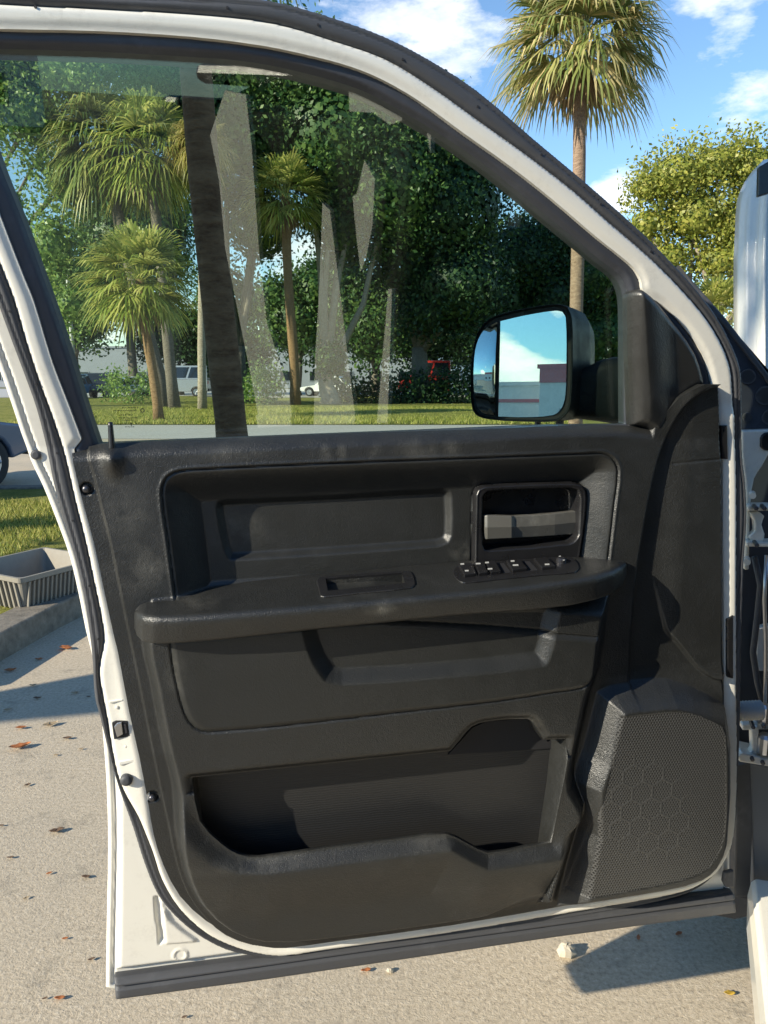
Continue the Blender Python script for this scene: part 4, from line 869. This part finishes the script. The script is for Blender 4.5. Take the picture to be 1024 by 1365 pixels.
tree((at(800, 530, y_)[0], y_, 0), [bl(790, 370, y_, 3.4, 3), bl(840, 400, y_, 3.2, 2.6), bl(800, 450, y_, 3.2, 2.4), bl(880, 440, y_, 3)], 22000, .25, ML4, 'dark tree right of the slender palm trunk, behind the mirror', .4, 46)
y_ = 58*KK
for px_, py_, r_, sd_, lb in ((180, 330, 5, 51, 'shaded tree deep behind the leftmost palms'), (395, 430, 3.0, 52, 'small far tree behind the lone lawn palm trunk'), (500, 440, 3.2, 53, 'far shaded tree glimpsed below the wide oak'), (100, 420, 3.2, 54, 'far tree above the parked blue car')):
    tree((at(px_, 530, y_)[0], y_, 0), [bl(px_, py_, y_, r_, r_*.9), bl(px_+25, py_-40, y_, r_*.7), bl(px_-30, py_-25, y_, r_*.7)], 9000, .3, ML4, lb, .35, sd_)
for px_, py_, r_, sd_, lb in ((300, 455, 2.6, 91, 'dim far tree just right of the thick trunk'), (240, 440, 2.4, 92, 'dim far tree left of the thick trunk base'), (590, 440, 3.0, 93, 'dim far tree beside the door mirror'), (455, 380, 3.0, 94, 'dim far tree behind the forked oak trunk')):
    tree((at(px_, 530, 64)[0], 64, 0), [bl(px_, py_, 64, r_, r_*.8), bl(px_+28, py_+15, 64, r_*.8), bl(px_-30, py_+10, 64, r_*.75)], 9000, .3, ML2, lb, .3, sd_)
y_ = 24*KK
tree((at(945, 560, y_)[0], y_, 0), [bl(900, 235, y_, 1.35, 1.1), bl(955, 220, y_, 1.1, .8), bl(1005, 225, y_, 1.2, 1), bl(865, 250, y_, .8, .6), bl(860, 300, y_, .8, .7), bl(925, 290, y_, 1.4, 1.2), bl(985, 300, y_, 1.3, 1.2), bl(890, 345, y_, 1., .7), bl(1050, 260, y_, 1.6), bl(960, 350, y_, 1.3, .8), bl(1060, 350, y_, 1.6)], 24000, .125, ML3, 'yellow green tree right of the slender palm, above the door frame', .22, 61, MBKp)
y_ = 17*KK
palm('palm_shrub', (at(955, 620, y_)[0], y_, 0), at(955, 425, y_), .12, 1.3, 60, 'low feathery yellow green palm between the door frame and raised hood', mat_leaf('areca_frond', (.2, .24, .04), (.34, .36, .08), (.5, .46, .14), .45, .35), MBK, nb=13, emin=-10, seed=66, dead=0, droop=.6)
tree((-10.2, 3.0, 0), [(-9.8, 3.0, 6.6, 2.2, 2.4, 2.2), (-9.2, 4.6, 8.2, 2.0, 1.8, 1.8), (-10.6, 1.6, 7.8, 1.8, 1.8, 1.8), (-8.6, 3.6, 5.2, 1.3, 1.3, 1.2)], 9000, .22, ML4, 'shade tree left of the planting island, outside the window view', .25, 81)
palm('palm_tree', (-8.0, 2.0, 0), (-5.6, -2.0, 6.2), .15, 1.2, 46, 'palm behind the camera whose crown shades the raised hood', MF_r, MBKd, seed=33, dead=8)
# shrubs under the oaks
def shrub(px, py, y, rx, rz, mat, label, seed, n=1800, size=.16):
    p = at(px, py, y); base = (p[0], y, 0); o = empty('shrub', base, label=label, cat='shrub')
    m = MB(); 
    for k in range(4): m.tube([(0, 0, 0), ((k-1.5)*rx*.25, 0, rz*.9)], [.04, .015], 6)
    m.build('stem', MBK, o); crown_mesh('foliage', [(p[0], y, rz, rx, rx*.7, rz)], n, size, mat, o, base, seed)
shrub(352, 500, 40, .9, 1.0, ML1, 'bright leafy shrub beside the lone lawn palm', 71)
shrub(175, 505, 44, 1.6, .9, ML1, 'light green shrub in front of the parked white car', 72)
shrub(545, 525, 45, 2.6, .75, ML2, 'low dark hedge bush under the densest oak', 73, 3000, .2)
shrub(620, 522, 45, 2.4, .8, ML2, 'low dark hedge bush left of the door mirror', 74, 3000, .2)
shrub(465, 525, 45, 1.2, .6, ML4, 'small bush by the forked oak trunk', 75)
# ------------------------------------------------------------------ vehicles
def vehicle(name, loc_, rz, L_, W_, Hh, paint, label, kind='suv'):
    o = empty(name, loc_, rz, label=label, cat={'suv': 'car', 'sedan': 'car', 'van': 'van', 'work': 'truck'}[kind])
    r_ = .36 if kind != 'sedan' else .32; hb = Hh*.56; x0, x1 = -L_/2, L_/2
    if kind == 'van': low = [(x0, .45), (x0, hb), (x1-.9, hb), (x1-.1, hb*.8), (x1, .5)]; cab = [(x0+.02, hb), (x0+.05, Hh), (x1-1.5, Hh), (x1-.8, hb)]
    elif kind == 'work': low = [(x0, .6), (x0, hb), (x1-1.3, hb), (x1-.1, hb*.9), (x1, .6)]; cab = [(x1-2.6, hb), (x1-2.5, Hh*.9), (x1-1.7, Hh*.9), (x1-1.2, hb)]
    elif kind == 'suv': low = [(x0, .42), (x0-.02, hb), (x1-1.15, hb*1.0), (x1-.2, hb*.86), (x1, .5)]; cab = [(x0+.04, hb), (x0+.35, Hh), (x1-2.0, Hh), (x1-1.15, hb)]
    else: low = [(x0, .4), (x0+.02, hb*1.05), (x0+.9, hb*1.05), (x1-1.2, hb), (x1-.2, hb*.82), (x1, .45)]; cab = [(x0+.75, hb), (x0+1.4, Hh), (x1-2.1, Hh), (x1-1.25, hb)]
    def arch(poly):   # wheel arches cut in the lower outline
        out = [poly[0]]+poly[1:]
        for cx in (x1-.85, x0+.85):
            out += [(cx+r_*1.15*math.cos(a), .34+r_*1.15*math.sin(a)) for a in np.linspace(.1, math.pi-.1, 9)]
        return out
    pts = arch(low)
    MB().prism([(x, -W_/2, z) for x, z in pts], [(x, W_/2, z) for x, z in pts]).build('body', paint, o, bevel=.04, seg=3)
    k = .80
    MB().add([(x, s*W_/2*(.97 if z < hb+.02 else k), z) for s in (-1, 1) for x, z in cab], [tuple(range(4))[::-1], (4, 5, 6, 7), (0, 1, 5, 4), (1, 2, 6, 5), (2, 3, 7, 6), (3, 0, 4, 7)]).build('cabin', paint, o, bevel=.04, seg=3)
    # windows: shrunk panes standing 4 mm proud
    c = np.array(cab); cm = c.mean(0)
    for s in (-1, 1):
        for f0, f1 in ((.06, .48), (.53, .94)):
            q = []
            for fx, fz in ((f0, .1), (f0, .88), (f1, .88), (f1, .1)):
                bx_ = c[0, 0]+(c[3, 0]-c[0, 0])*fx; tx_ = c[1, 0]+(c[2, 0]-c[1, 0])*fx; x = bx_*(1-fz)+tx_*fz; z = c[0, 1]*(1-fz)+c[1, 1]*fz
                yy = s*(W_/2*(.97*(1-fz)+k*fz)+.006); q.append(np.array([x, yy, z]))
            MB().prism(q, [p-np.array([0, s*.02, 0]) for p in q]).build('side_window', MCARGLASS, o)
    for (a, b_, nm) in ((3, 2, 'windshield'), (0, 1, 'rear_window')):
        q = []; sg = 1 if a == 3 else -1
        for s, fz in ((-1, .1), (1, .1), (1, .9), (-1, .9)):
            p = c[a]*(1-fz)+c[b_]*fz; q.append(np.array([p[0]+sg*.008, s*W_/2*(.97*(1-fz)+k*fz)*.86, p[1]+.006]))
        MB().prism(q, [p-np.array([sg*.02, 0, 0]) for p in q]).build(nm, MCARGLASS, o)
    for s in (-1, 1):
        MB().box((x1-.05, s*W_*.38, hb*.74), (.14, W_*.16, .12)).build('headlight', MMET, o, bevel=.02)
        MB().box((x0+.03, s*W_*.42, hb*.82), (.12, W_*.1, .2)).build('tail_light', mat_red, o, bevel=.02)
        for cx in (x1-.85, x0+.85):
            w = empty('wheel', (cx, s*(W_/2-.11), r_)); w.parent = o
            MB().tube([(0, -.11, 0), (0, -.09, 0), (0, .09, 0), (0, .11, 0)], [r_*.86, r_, r_, r_*.86], 28).build('tyre', MTYRE, w)
            m = MB(); m.tube([(0, s*.06, 0), (0, s*.114, 0)], [r_*.62, r_*.62], 24)
            for kk in range(5):
                a = kk*2*math.pi/5; m.tube([(0, s*.118, 0), (r_*.55*math.cos(a), s*.118, r_*.55*math.sin(a))], r_*.08, 6)
            m.build('rim', MRIM, w)
    MB().box((x1+.0, 0, .5), (.16, W_*.94, .2)).build('front_bumper', MPs, o, bevel=.03)
    MB().box((x0-.0, 0, .5), (.16, W_*.94, .2)).build('rear_bumper', MPs, o, bevel=.03)
    return o
mat_red = mat_simple('red_lens', (.5, .02, .02), .15)
pw = mat_simple('white_car_paint', (.75, .76, .76), .2, coat=1); pbl = mat_simple('blue_car_paint', (.05, .22, .5), .25, coat=1); pdk = mat_simple('charcoal_car_paint', (.05, .06, .065), .25, coat=1); psl = mat_simple('silver_car_paint', (.42, .45, .5), .25, .4, coat=1)
vehicle('parked_car', (-6.80, 9.25, 0), R(66), 4.7, 1.95, 1.75, mat_simple('shade_toned_car_paint', (.10, .12, .17), .25, coat=1), 'pale SUV with shade in its dark colour at the left edge, only its front wheel and fender in view', 'suv')  # the car's shade is put into a dark slate body colour
def gx_(px, y): return at(px, 530, y*KK)[0]
vehicle('parked_car', (gx_(103, 50), 50*KK, 0), R(95), 4.5, 1.85, 1.65, pbl, 'blue car parked far left, half hidden by the door frame', 'suv')
vehicle('parked_car', (gx_(131, 52), 52*KK, 0), R(-84), 4.7, 1.9, 1.75, pdk, 'charcoal SUV parked beside the blue car', 'suv')
vehicle('parked_car', (gx_(172, 54), 54*KK, 0), R(-150), 4.6, 1.85, 1.5, pw, 'white sedan parked right of the charcoal SUV', 'sedan')
vehicle('delivery_van', (gx_(247, 55), 55*KK, 0), R(180), 3.9, 2.0, 2.3, psl, 'silver van parked behind the thick trunk', 'van')
vehicle('parked_car', (gx_(440, 56), 56*KK, 0), R(170), 4.5, 1.85, 1.5, pw, 'white sedan glimpsed under the wide oak', 'sedan')
vehicle('delivery_van', (gx_(566, 50), 50*KK, 0), R(175), 3.6, 1.95, 2.55, mat_simple('red_car_paint', (.55, .04, .03), .25, coat=1), 'red van glimpsed beneath the densest oak, left of the door mirror', 'van')
vehicle('work_truck', (-7.5, -8.5, 0), R(70), 5.6, 2.1, 2.3, pw, 'white work truck shown only in the small blind spot mirror', 'work')
# ------------------------------------------------------------------ buildings
def refl(px_, py_):
    d = ray(px_, py_); return d-2*np.dot(d, Mn)*Mn
MWALL = mat_simple('pale_stucco', (.82, .84, .86), .85, bump=.01, bscale=8, var=.08); MREDF = mat_simple('red_fascia', (.55, .08, .07), .5); MBW = mat_simple('white_metal_cladding', (.28, .30, .33), .5, var=.05, bscale=3)
def building(name, c, rz, L_, D_b, Hb, mat, label, stripe=None, nwin=6, cap=None):
    o = empty(name, c, rz, label=label, cat='building'); MB().box((0, 0, Hb/2), (L_, D_b, Hb)).build('wall', mat, o)
    MB().box((0, 0, Hb+.12), (L_+.3, D_b+.3, .25)).build('roof', cap or mat, o)
    if stripe: MB().box((0, D_b/2+.04, stripe[0]), (L_+.02, .08, stripe[1])).build('fascia', MREDF, o)
    for k in range(nwin):
        x = -L_/2+(k+.5)*L_/nwin
        w = MB().box((x, D_b/2+.02, 1.55), (L_/nwin*.5, .1, 1.3)).build('window', MBW, o); MB().box((x, D_b/2+.075, 1.55), (L_/nwin*.44, .02, 1.15)).build('pane', MCARGLASS, w)
    return o
dr = refl(720, 520); xm = Mc[0]+dr[0]/dr[1]*(-42-Mc[1]); print('XM', xm)
building('warehouse', (xm-20.0, -50.3, 0), R(0), 40, 10, 3.75, MWALL, 'long pale warehouse with thin red band, seen only in the mirror', (2.75, .22), 0)
building('warehouse', (xm+8.0, -47, 0), R(0), 16, 10, 4.6, MWALL, 'taller pale warehouse with red parapet, seen only in the mirror', (4.2, .9), 3, MREDF)
building('far_building', (gx_(520, 100), 100*KK, 0), R(180), 46, 12, 6.5, MBW, 'long low white building beyond the trees', None, 12)
building('far_building', (gx_(650, 86), 86*KK, 0), R(180), 15, 10, 6.2, mat_simple('blue_grey_cladding', (.25, .34, .45), .6), 'blue grey building left of the door mirror, beyond the oaks', None, 3)
building('far_building', (gx_(150, 110), 110*KK, 0), R(180), 50, 12, 5.5, MBW, 'white building beyond the parked cars', None, 12)
m = MB(); c = at(97, 470, 47); MB().tube([(c[0], 47, 0), (c[0], 47, 9)], [.13, .09], 10).build('lamp_pole', mat_simple('pole_paint', (.5, .5, .48), .5), None, label='thin pale pole behind the parked cars, close to the door frame', cat='pole')
# ------------------------------------------------------------------ plastic bin on the island
p1 = gnd(-2, 758, .30)   # rim level points
C1 = gnd(27, 771, .34)[:2]; C3 = gnd(52, 731, .34)[:2]; dA = gnd(97, 753, .34)[:2]-C1; dA /= np.linalg.norm(dA); nA = np.array([-dA[1], dA[0]])
bw = float(np.dot(C3-C1, dA))+.0; bd = abs(float(np.dot(C3-C1, nA))); print('BIN', bw, bd, math.degrees(math.atan2(dA[1], dA[0])))
bd = max(.38, min(bd, .6)); bw = .62
ctr_ = C1+dA*bw/2+nA*bd/2
binr = empty('plastic_bin', (ctr_[0], ctr_[1], .13), math.atan2(dA[1], dA[0]), label='ribbed grey beige plastic bin on the grass by the kerb', cat='bin')
MBIN = mat_simple('beige_bin_plastic', (.25, .23, .19), .6, bump=.0006, bscale=80, var=.06)
m = MB(); bh = .21
def rect(w, d, z, r_=.03, n=4):
    out = []
    for cx, cy, a0 in ((w/2-r_, d/2-r_, 0), (-w/2+r_, d/2-r_, 90), (-w/2+r_, -d/2+r_, 180), (w/2-r_, -d/2+r_, 270)):
        for k in range(n+1): a = R(a0+90*k/n); out.append((cx+r_*math.cos(a), cy+r_*math.sin(a), z))
    return out
rs = [rect(bw-.08, bd-.08, 0), rect(bw-.02, bd-.02, bh-.03), rect(bw+.015, bd+.015, bh-.03), rect(bw+.02, bd+.02, bh), rect(bw-.015, bd-.015, bh), rect(bw-.095, bd-.095, .012)]
nn = len(rs[0]); m.v = [p for r_ in rs for p in r_]; m.f = [(a*nn+i, a*nn+(i+1) % nn, (a+1)*nn+(i+1) % nn, (a+1)*nn+i) for a in range(5) for i in range(nn)]+[tuple(range(nn))[::-1], tuple(range(5*nn, 6*nn))]
m.build('tub', MBIN, binr)
m = MB()
for s in (-1, 1):
    for k in range(17):
        x = (k/16-.5)*(bw-.12); m.add([(x-.007, s*(bd/2-.038), 0), (x+.007, s*(bd/2-.038), 0), (x+.007, s*(bd/2-.008), bh-.035), (x-.007, s*(bd/2-.008), bh-.035), (x-.005, s*(bd/2-.026), 0), (x+.005, s*(bd/2-.026), 0), (x+.005, s*(bd/2+.004), bh-.035), (x-.005, s*(bd/2+.004), bh-.035)], [(4, 5, 6, 7), (0, 4, 7, 3), (1, 2, 6, 5), (3, 7, 6, 2)])
    for k in range(11):
        y = (k/10-.5)*(bd-.12); m.add([(s*(bw/2-.038), y-.007, 0), (s*(bw/2-.038), y+.007, 0), (s*(bw/2-.008), y+.007, bh-.035), (s*(bw/2-.008), y-.007, bh-.035), (s*(bw/2-.026), y-.005, 0), (s*(bw/2-.026), y+.005, 0), (s*(bw/2+.004), y+.005, bh-.035), (s*(bw/2+.004), y-.005, bh-.035)], [(4, 5, 6, 7), (0, 4, 7, 3), (1, 2, 6, 5), (3, 7, 6, 2)])
m.build('rib', MBIN, binr)
# ------------------------------------------------------------------ fallen leaves and pebbles
MLF = [mat_simple('dry_leaf_orange', (.42, .15, .05), .6, var=.3, bscale=200), mat_simple('dry_leaf_brown', (.16, .10, .06), .7, var=.3, bscale=200), mat_simple('dry_leaf_tan', (.40, .30, .18), .7, var=.2, bscale=200), mat_simple('dry_leaf_yellow', (.55, .36, .05), .6, var=.2, bscale=200)]
def leaf(px, py, wpx, k, ang, label=None):
    p = gnd(px, py); d = np.linalg.norm(p-O); L_ = wpx*.72/FP*d/2; rr = random.Random(int(px*7+py)); V = []; F = []
    for i in range(7):
        t_ = i/6*2-1; w = .42*(1-t_*t_)**.7*(1+.15*math.sin(i*2.4)); z = .10*L_*abs(t_)+.25*L_*t_*t_*rr.uniform(.5, 1.1)+.004
        for s in (-1, 0, 1): V.append((t_*L_, s*w*L_, z+abs(s)*L_*.30*rr.uniform(.6, 1.3)*(1-t_*t_)))
    for i in range(6):
        for j in (0, 1): b = i*3+j; F.append((b, b+1, b+4, b+3))
    o = meshobj('fallen_leaf', V, F, MLF[k], smooth=True, label=label or ['small curled orange leaf on the concrete', 'small dark brown leaf on the concrete', 'small tan dry leaf on the concrete', 'small yellow leaf on the concrete'][k], cat='leaf', group='dry leaves on the concrete')
    o.location = p; o.rotation_euler = (0, 0, ang); s_ = o.modifiers.new('s', 'SOLIDIFY'); s_.thickness = .0008
    return o
leaf(488, 1296, 17, 0, .2, 'orange leaf on the concrete just below the door bottom, centre'); leaf(851, 1252, 12, 0, 1.2, 'orange leaf below the speaker, at the edge of the shadow'); leaf(905, 1247, 14, 0, .5, 'orange leaf near the shadow under the hinge end of the door')
leaf(973, 1327, 18, 3, .0, 'yellow leaf in the bottom right corner of the concrete'); leaf(80, 1333, 16, 0, .1, 'orange leaf on the concrete left of the door bottom corner'); leaf(27, 998, 34, 0, .5, 'large curled orange brown leaf on the concrete at far left'); leaf(68, 968, 26, 2, .7, 'large pale tan leaf beside the shadow edge at left')
leaf(28, 972, 18, 0, .3, 'orange leaf just below the palm trunk shadow at left'); leaf(88, 866, 26, 0, -.2, 'bright orange leaves next to the kerb'); leaf(90, 986, 16, 1, .2, 'dark leaf right of the large tan leaf'); leaf(76, 1110, 24, 1, .4, 'ragged brown leaf in the middle of the left concrete')
for q in ((108, 1000, 9, 2, .3), (75, 1008, 9, 2, .1), (37, 1048, 12, 1, .8), (14, 1145, 11, 1, .1), (66, 1166, 10, 0, .6), (115, 1171, 15, 1, 0), (87, 1253, 9, 0, .3), (122, 1281, 11, 1, .5), (60, 1338-5, 8, 1, .5), (35, 1199, 10, 2, .9), (2, 1102, 8, 1, .2), (246, 1358, 9, 1, .4), (44, 915, 12, 2, .2), (100, 925, 14, 2, .1), (50, 932, 14, 1, .2), (10, 948, 14, 2, .4), (118, 930, 8, 1, 0), (14, 895, 20, 0, .3), (52, 880, 14, 0, .1)): leaf(*q)
def stone(px, py, wpx, label, seed):
    p = gnd(px, py); d = np.linalg.norm(p-O); r_ = wpx/FP*d/2; rr = np.random.RandomState(seed); V = []; F = []
    for i in range(7):
        for j in range(10):
            th = math.pi*i/6; ph = 2*math.pi*j/10; k = r_*(1+.35*(rr.rand()-.5)); V.append((k*math.sin(th)*math.cos(ph), k*math.sin(th)*math.sin(ph)*.8, k*.7*math.cos(th)+r_*.55))
    for i in range(6):
        for j in range(10): F.append((i*10+j, (i+1)*10+j, (i+1)*10+(j+1) % 10, i*10+(j+1) % 10))
    o = meshobj('pebble', V, F, mat_simple('pale_stone', (.5, .44, .34), .8, var=.2, bscale=120), label=label, cat='stone'); o.location = p
stone(755, 1273, 22, 'pale rough stone on the concrete below the speaker', 5); stone(520, 1296, 8, 'small pale pebble beside the orange leaf', 6)
# ------------------------------------------------------------------ light
AZ = R(59); EL = R(24.5)
trav = Vector((math.sin(AZ)*math.cos(EL), math.cos(AZ)*math.cos(EL), -math.sin(EL)))
sl = bpy.data.lights.new('sun', 'SUN'); so = bpy.data.objects.new('sun', sl); COL.objects.link(so)
so.rotation_euler = trav.to_track_quat('-Z', 'Y').to_euler(); sl.energy = SUN = 5.0; sl.angle = R(.5); sl.color = (1, .91, .74)
w = bpy.data.worlds.new('World'); sc.world = w; w.use_nodes = True; nt = w.node_tree; t = NT(nt)
bg = nt.nodes['Background']; sky = t.n('ShaderNodeTexSky'); sky.sky_type = 'NISHITA'; sky.sun_disc = False; sky.sun_elevation = EL
sp = -trav; sky.sun_rotation = math.atan2(sp.x, sp.y); sky.air_density = 1.0; sky.dust_density = .1; sky.ozone_density = 2.5
tc = t.n('ShaderNodeTexCoord'); nv = t.n('ShaderNodeVectorMath', operation='NORMALIZE'); t.l(tc.outputs['Generated'], nv.inputs[0]); DV = nv.outputs[0]
sx = t.n('ShaderNodeSeparateXYZ'); t.l(DV, sx.inputs[0])
# project the direction on a cloud layer for a flattened look near the horizon
zc = t.math('ADD', t.math('MAXIMUM', sx.outputs[2], 0), .35)
cb = t.n('ShaderNodeCombineXYZ'); t.l(t.math('DIVIDE', sx.outputs[0], zc), cb.inputs[0]); t.l(t.math('DIVIDE', sx.outputs[1], zc), cb.inputs[1]); t.l(t.math('MULTIPLY', sx.outputs[2], 2.2), cb.inputs[2])
n1 = t.noise(2.6, 7, .6, cb.outputs[0])
n2 = t.noise(11, 6, .62, cb.outputs[0]); acc = t.math('MULTIPLY_ADD', t.math('SUBTRACT', n2, .5), .42, n1)
def bump_dir(d, rad, amt):
    global acc
    d = np.array(d)/np.linalg.norm(d); dn = t.n('ShaderNodeVectorMath', operation='DISTANCE'); t.l(DV, dn.inputs[0]); dn.inputs[1].default_value = tuple(map(float, d))
    g = t.math('POWER', t.math('SUBTRACT', 1, t.math('DIVIDE', dn.outputs['Value'], rad), clamp=True), 1.0)
    acc = t.math('MULTIPLY_ADD', g, amt, acc)
for px_, py_, rad, amt in ((610, 10, .16, .14), (520, 20, .10, .10), (940, 0, .10, .20), (1000, 135, .085, .30), (1010, 60, .07, -.2), (600, 95, .10, .16), (815, 265, .05, .30), (860, 70, .10, -.2), (700, 200, .12, -.2), (395, 360, .08, .25), (480, 450, .3, .2), (10, 420, .2, .2), (560, 170, .1, -.1)):
    bump_dir(ray(px_, py_), rad, amt)
for px_, py_, rad, amt in ((740, 422, .045, .40), (688, 492, .065, .55), (655, 480, .07, .3), (725, 512, .05, .35), (710, 440, .05, -.35), (745, 465, .045, -.3), (745, 492, .05, .2), (715, 440, .04, -.15)):
    bump_dir(refl(px_, py_), rad, amt)
mask = t.ramp(acc, [(.62, 0), (.74, .6), (.92, 1)])
acc_m = t.math('MAXIMUM', t.math('MULTIPLY', sx.outputs[1], -1), 0)
shade = t.ramp(t.noise(5, 5, .6, cb.outputs[0]), [(.3, (.62, .66, .74)), (.65, (1, .98, .95))])
cs = t.n('ShaderNodeVectorMath', operation='SCALE'); t.l(shade, cs.inputs[0]); t.l(t.math('MULTIPLY_ADD', acc_m, 3.0, 7.5), cs.inputs['Scale'])
tint = t.n('ShaderNodeVectorMath', operation='MULTIPLY'); t.l(sky.outputs[0], tint.inputs[0]); tint.inputs[1].default_value = (.84, .96, 1.02)
lowmask = t.math('MULTIPLY', mask, t.ramp(sx.outputs[2], [(.0, 0), (.03, 1)]))
sun_t = t.mix(t.math('MULTIPLY', acc_m, 1.0, clamp=True), (1., 1., 1.), (.42, .62, .80)); tn2 = t.n('ShaderNodeVectorMath', operation='MULTIPLY'); t.l(tint.outputs[0], tn2.inputs[0]); t.l(sun_t, tn2.inputs[1])
t.l(t.mix(t.math('MULTIPLY', lowmask, .9), tn2.outputs[0], cs.outputs[0]), bg.inputs[0]); bg.inputs[1].default_value = SKY = .14
# ------------------------------------------------------------------ render settings
vs = sc.view_settings; vs.view_transform = 'Standard'; vs.look = 'None'; vs.exposure = .72; vs.gamma = 1
cy = sc.cycles; cy.max_bounces = 8; cy.diffuse_bounces = 3; cy.glossy_bounces = 4; cy.transparent_max_bounces = 12; cy.transmission_bounces = 4; cy.caustics_reflective = False; cy.caustics_refractive = False
cy.sample_clamp_indirect = 6
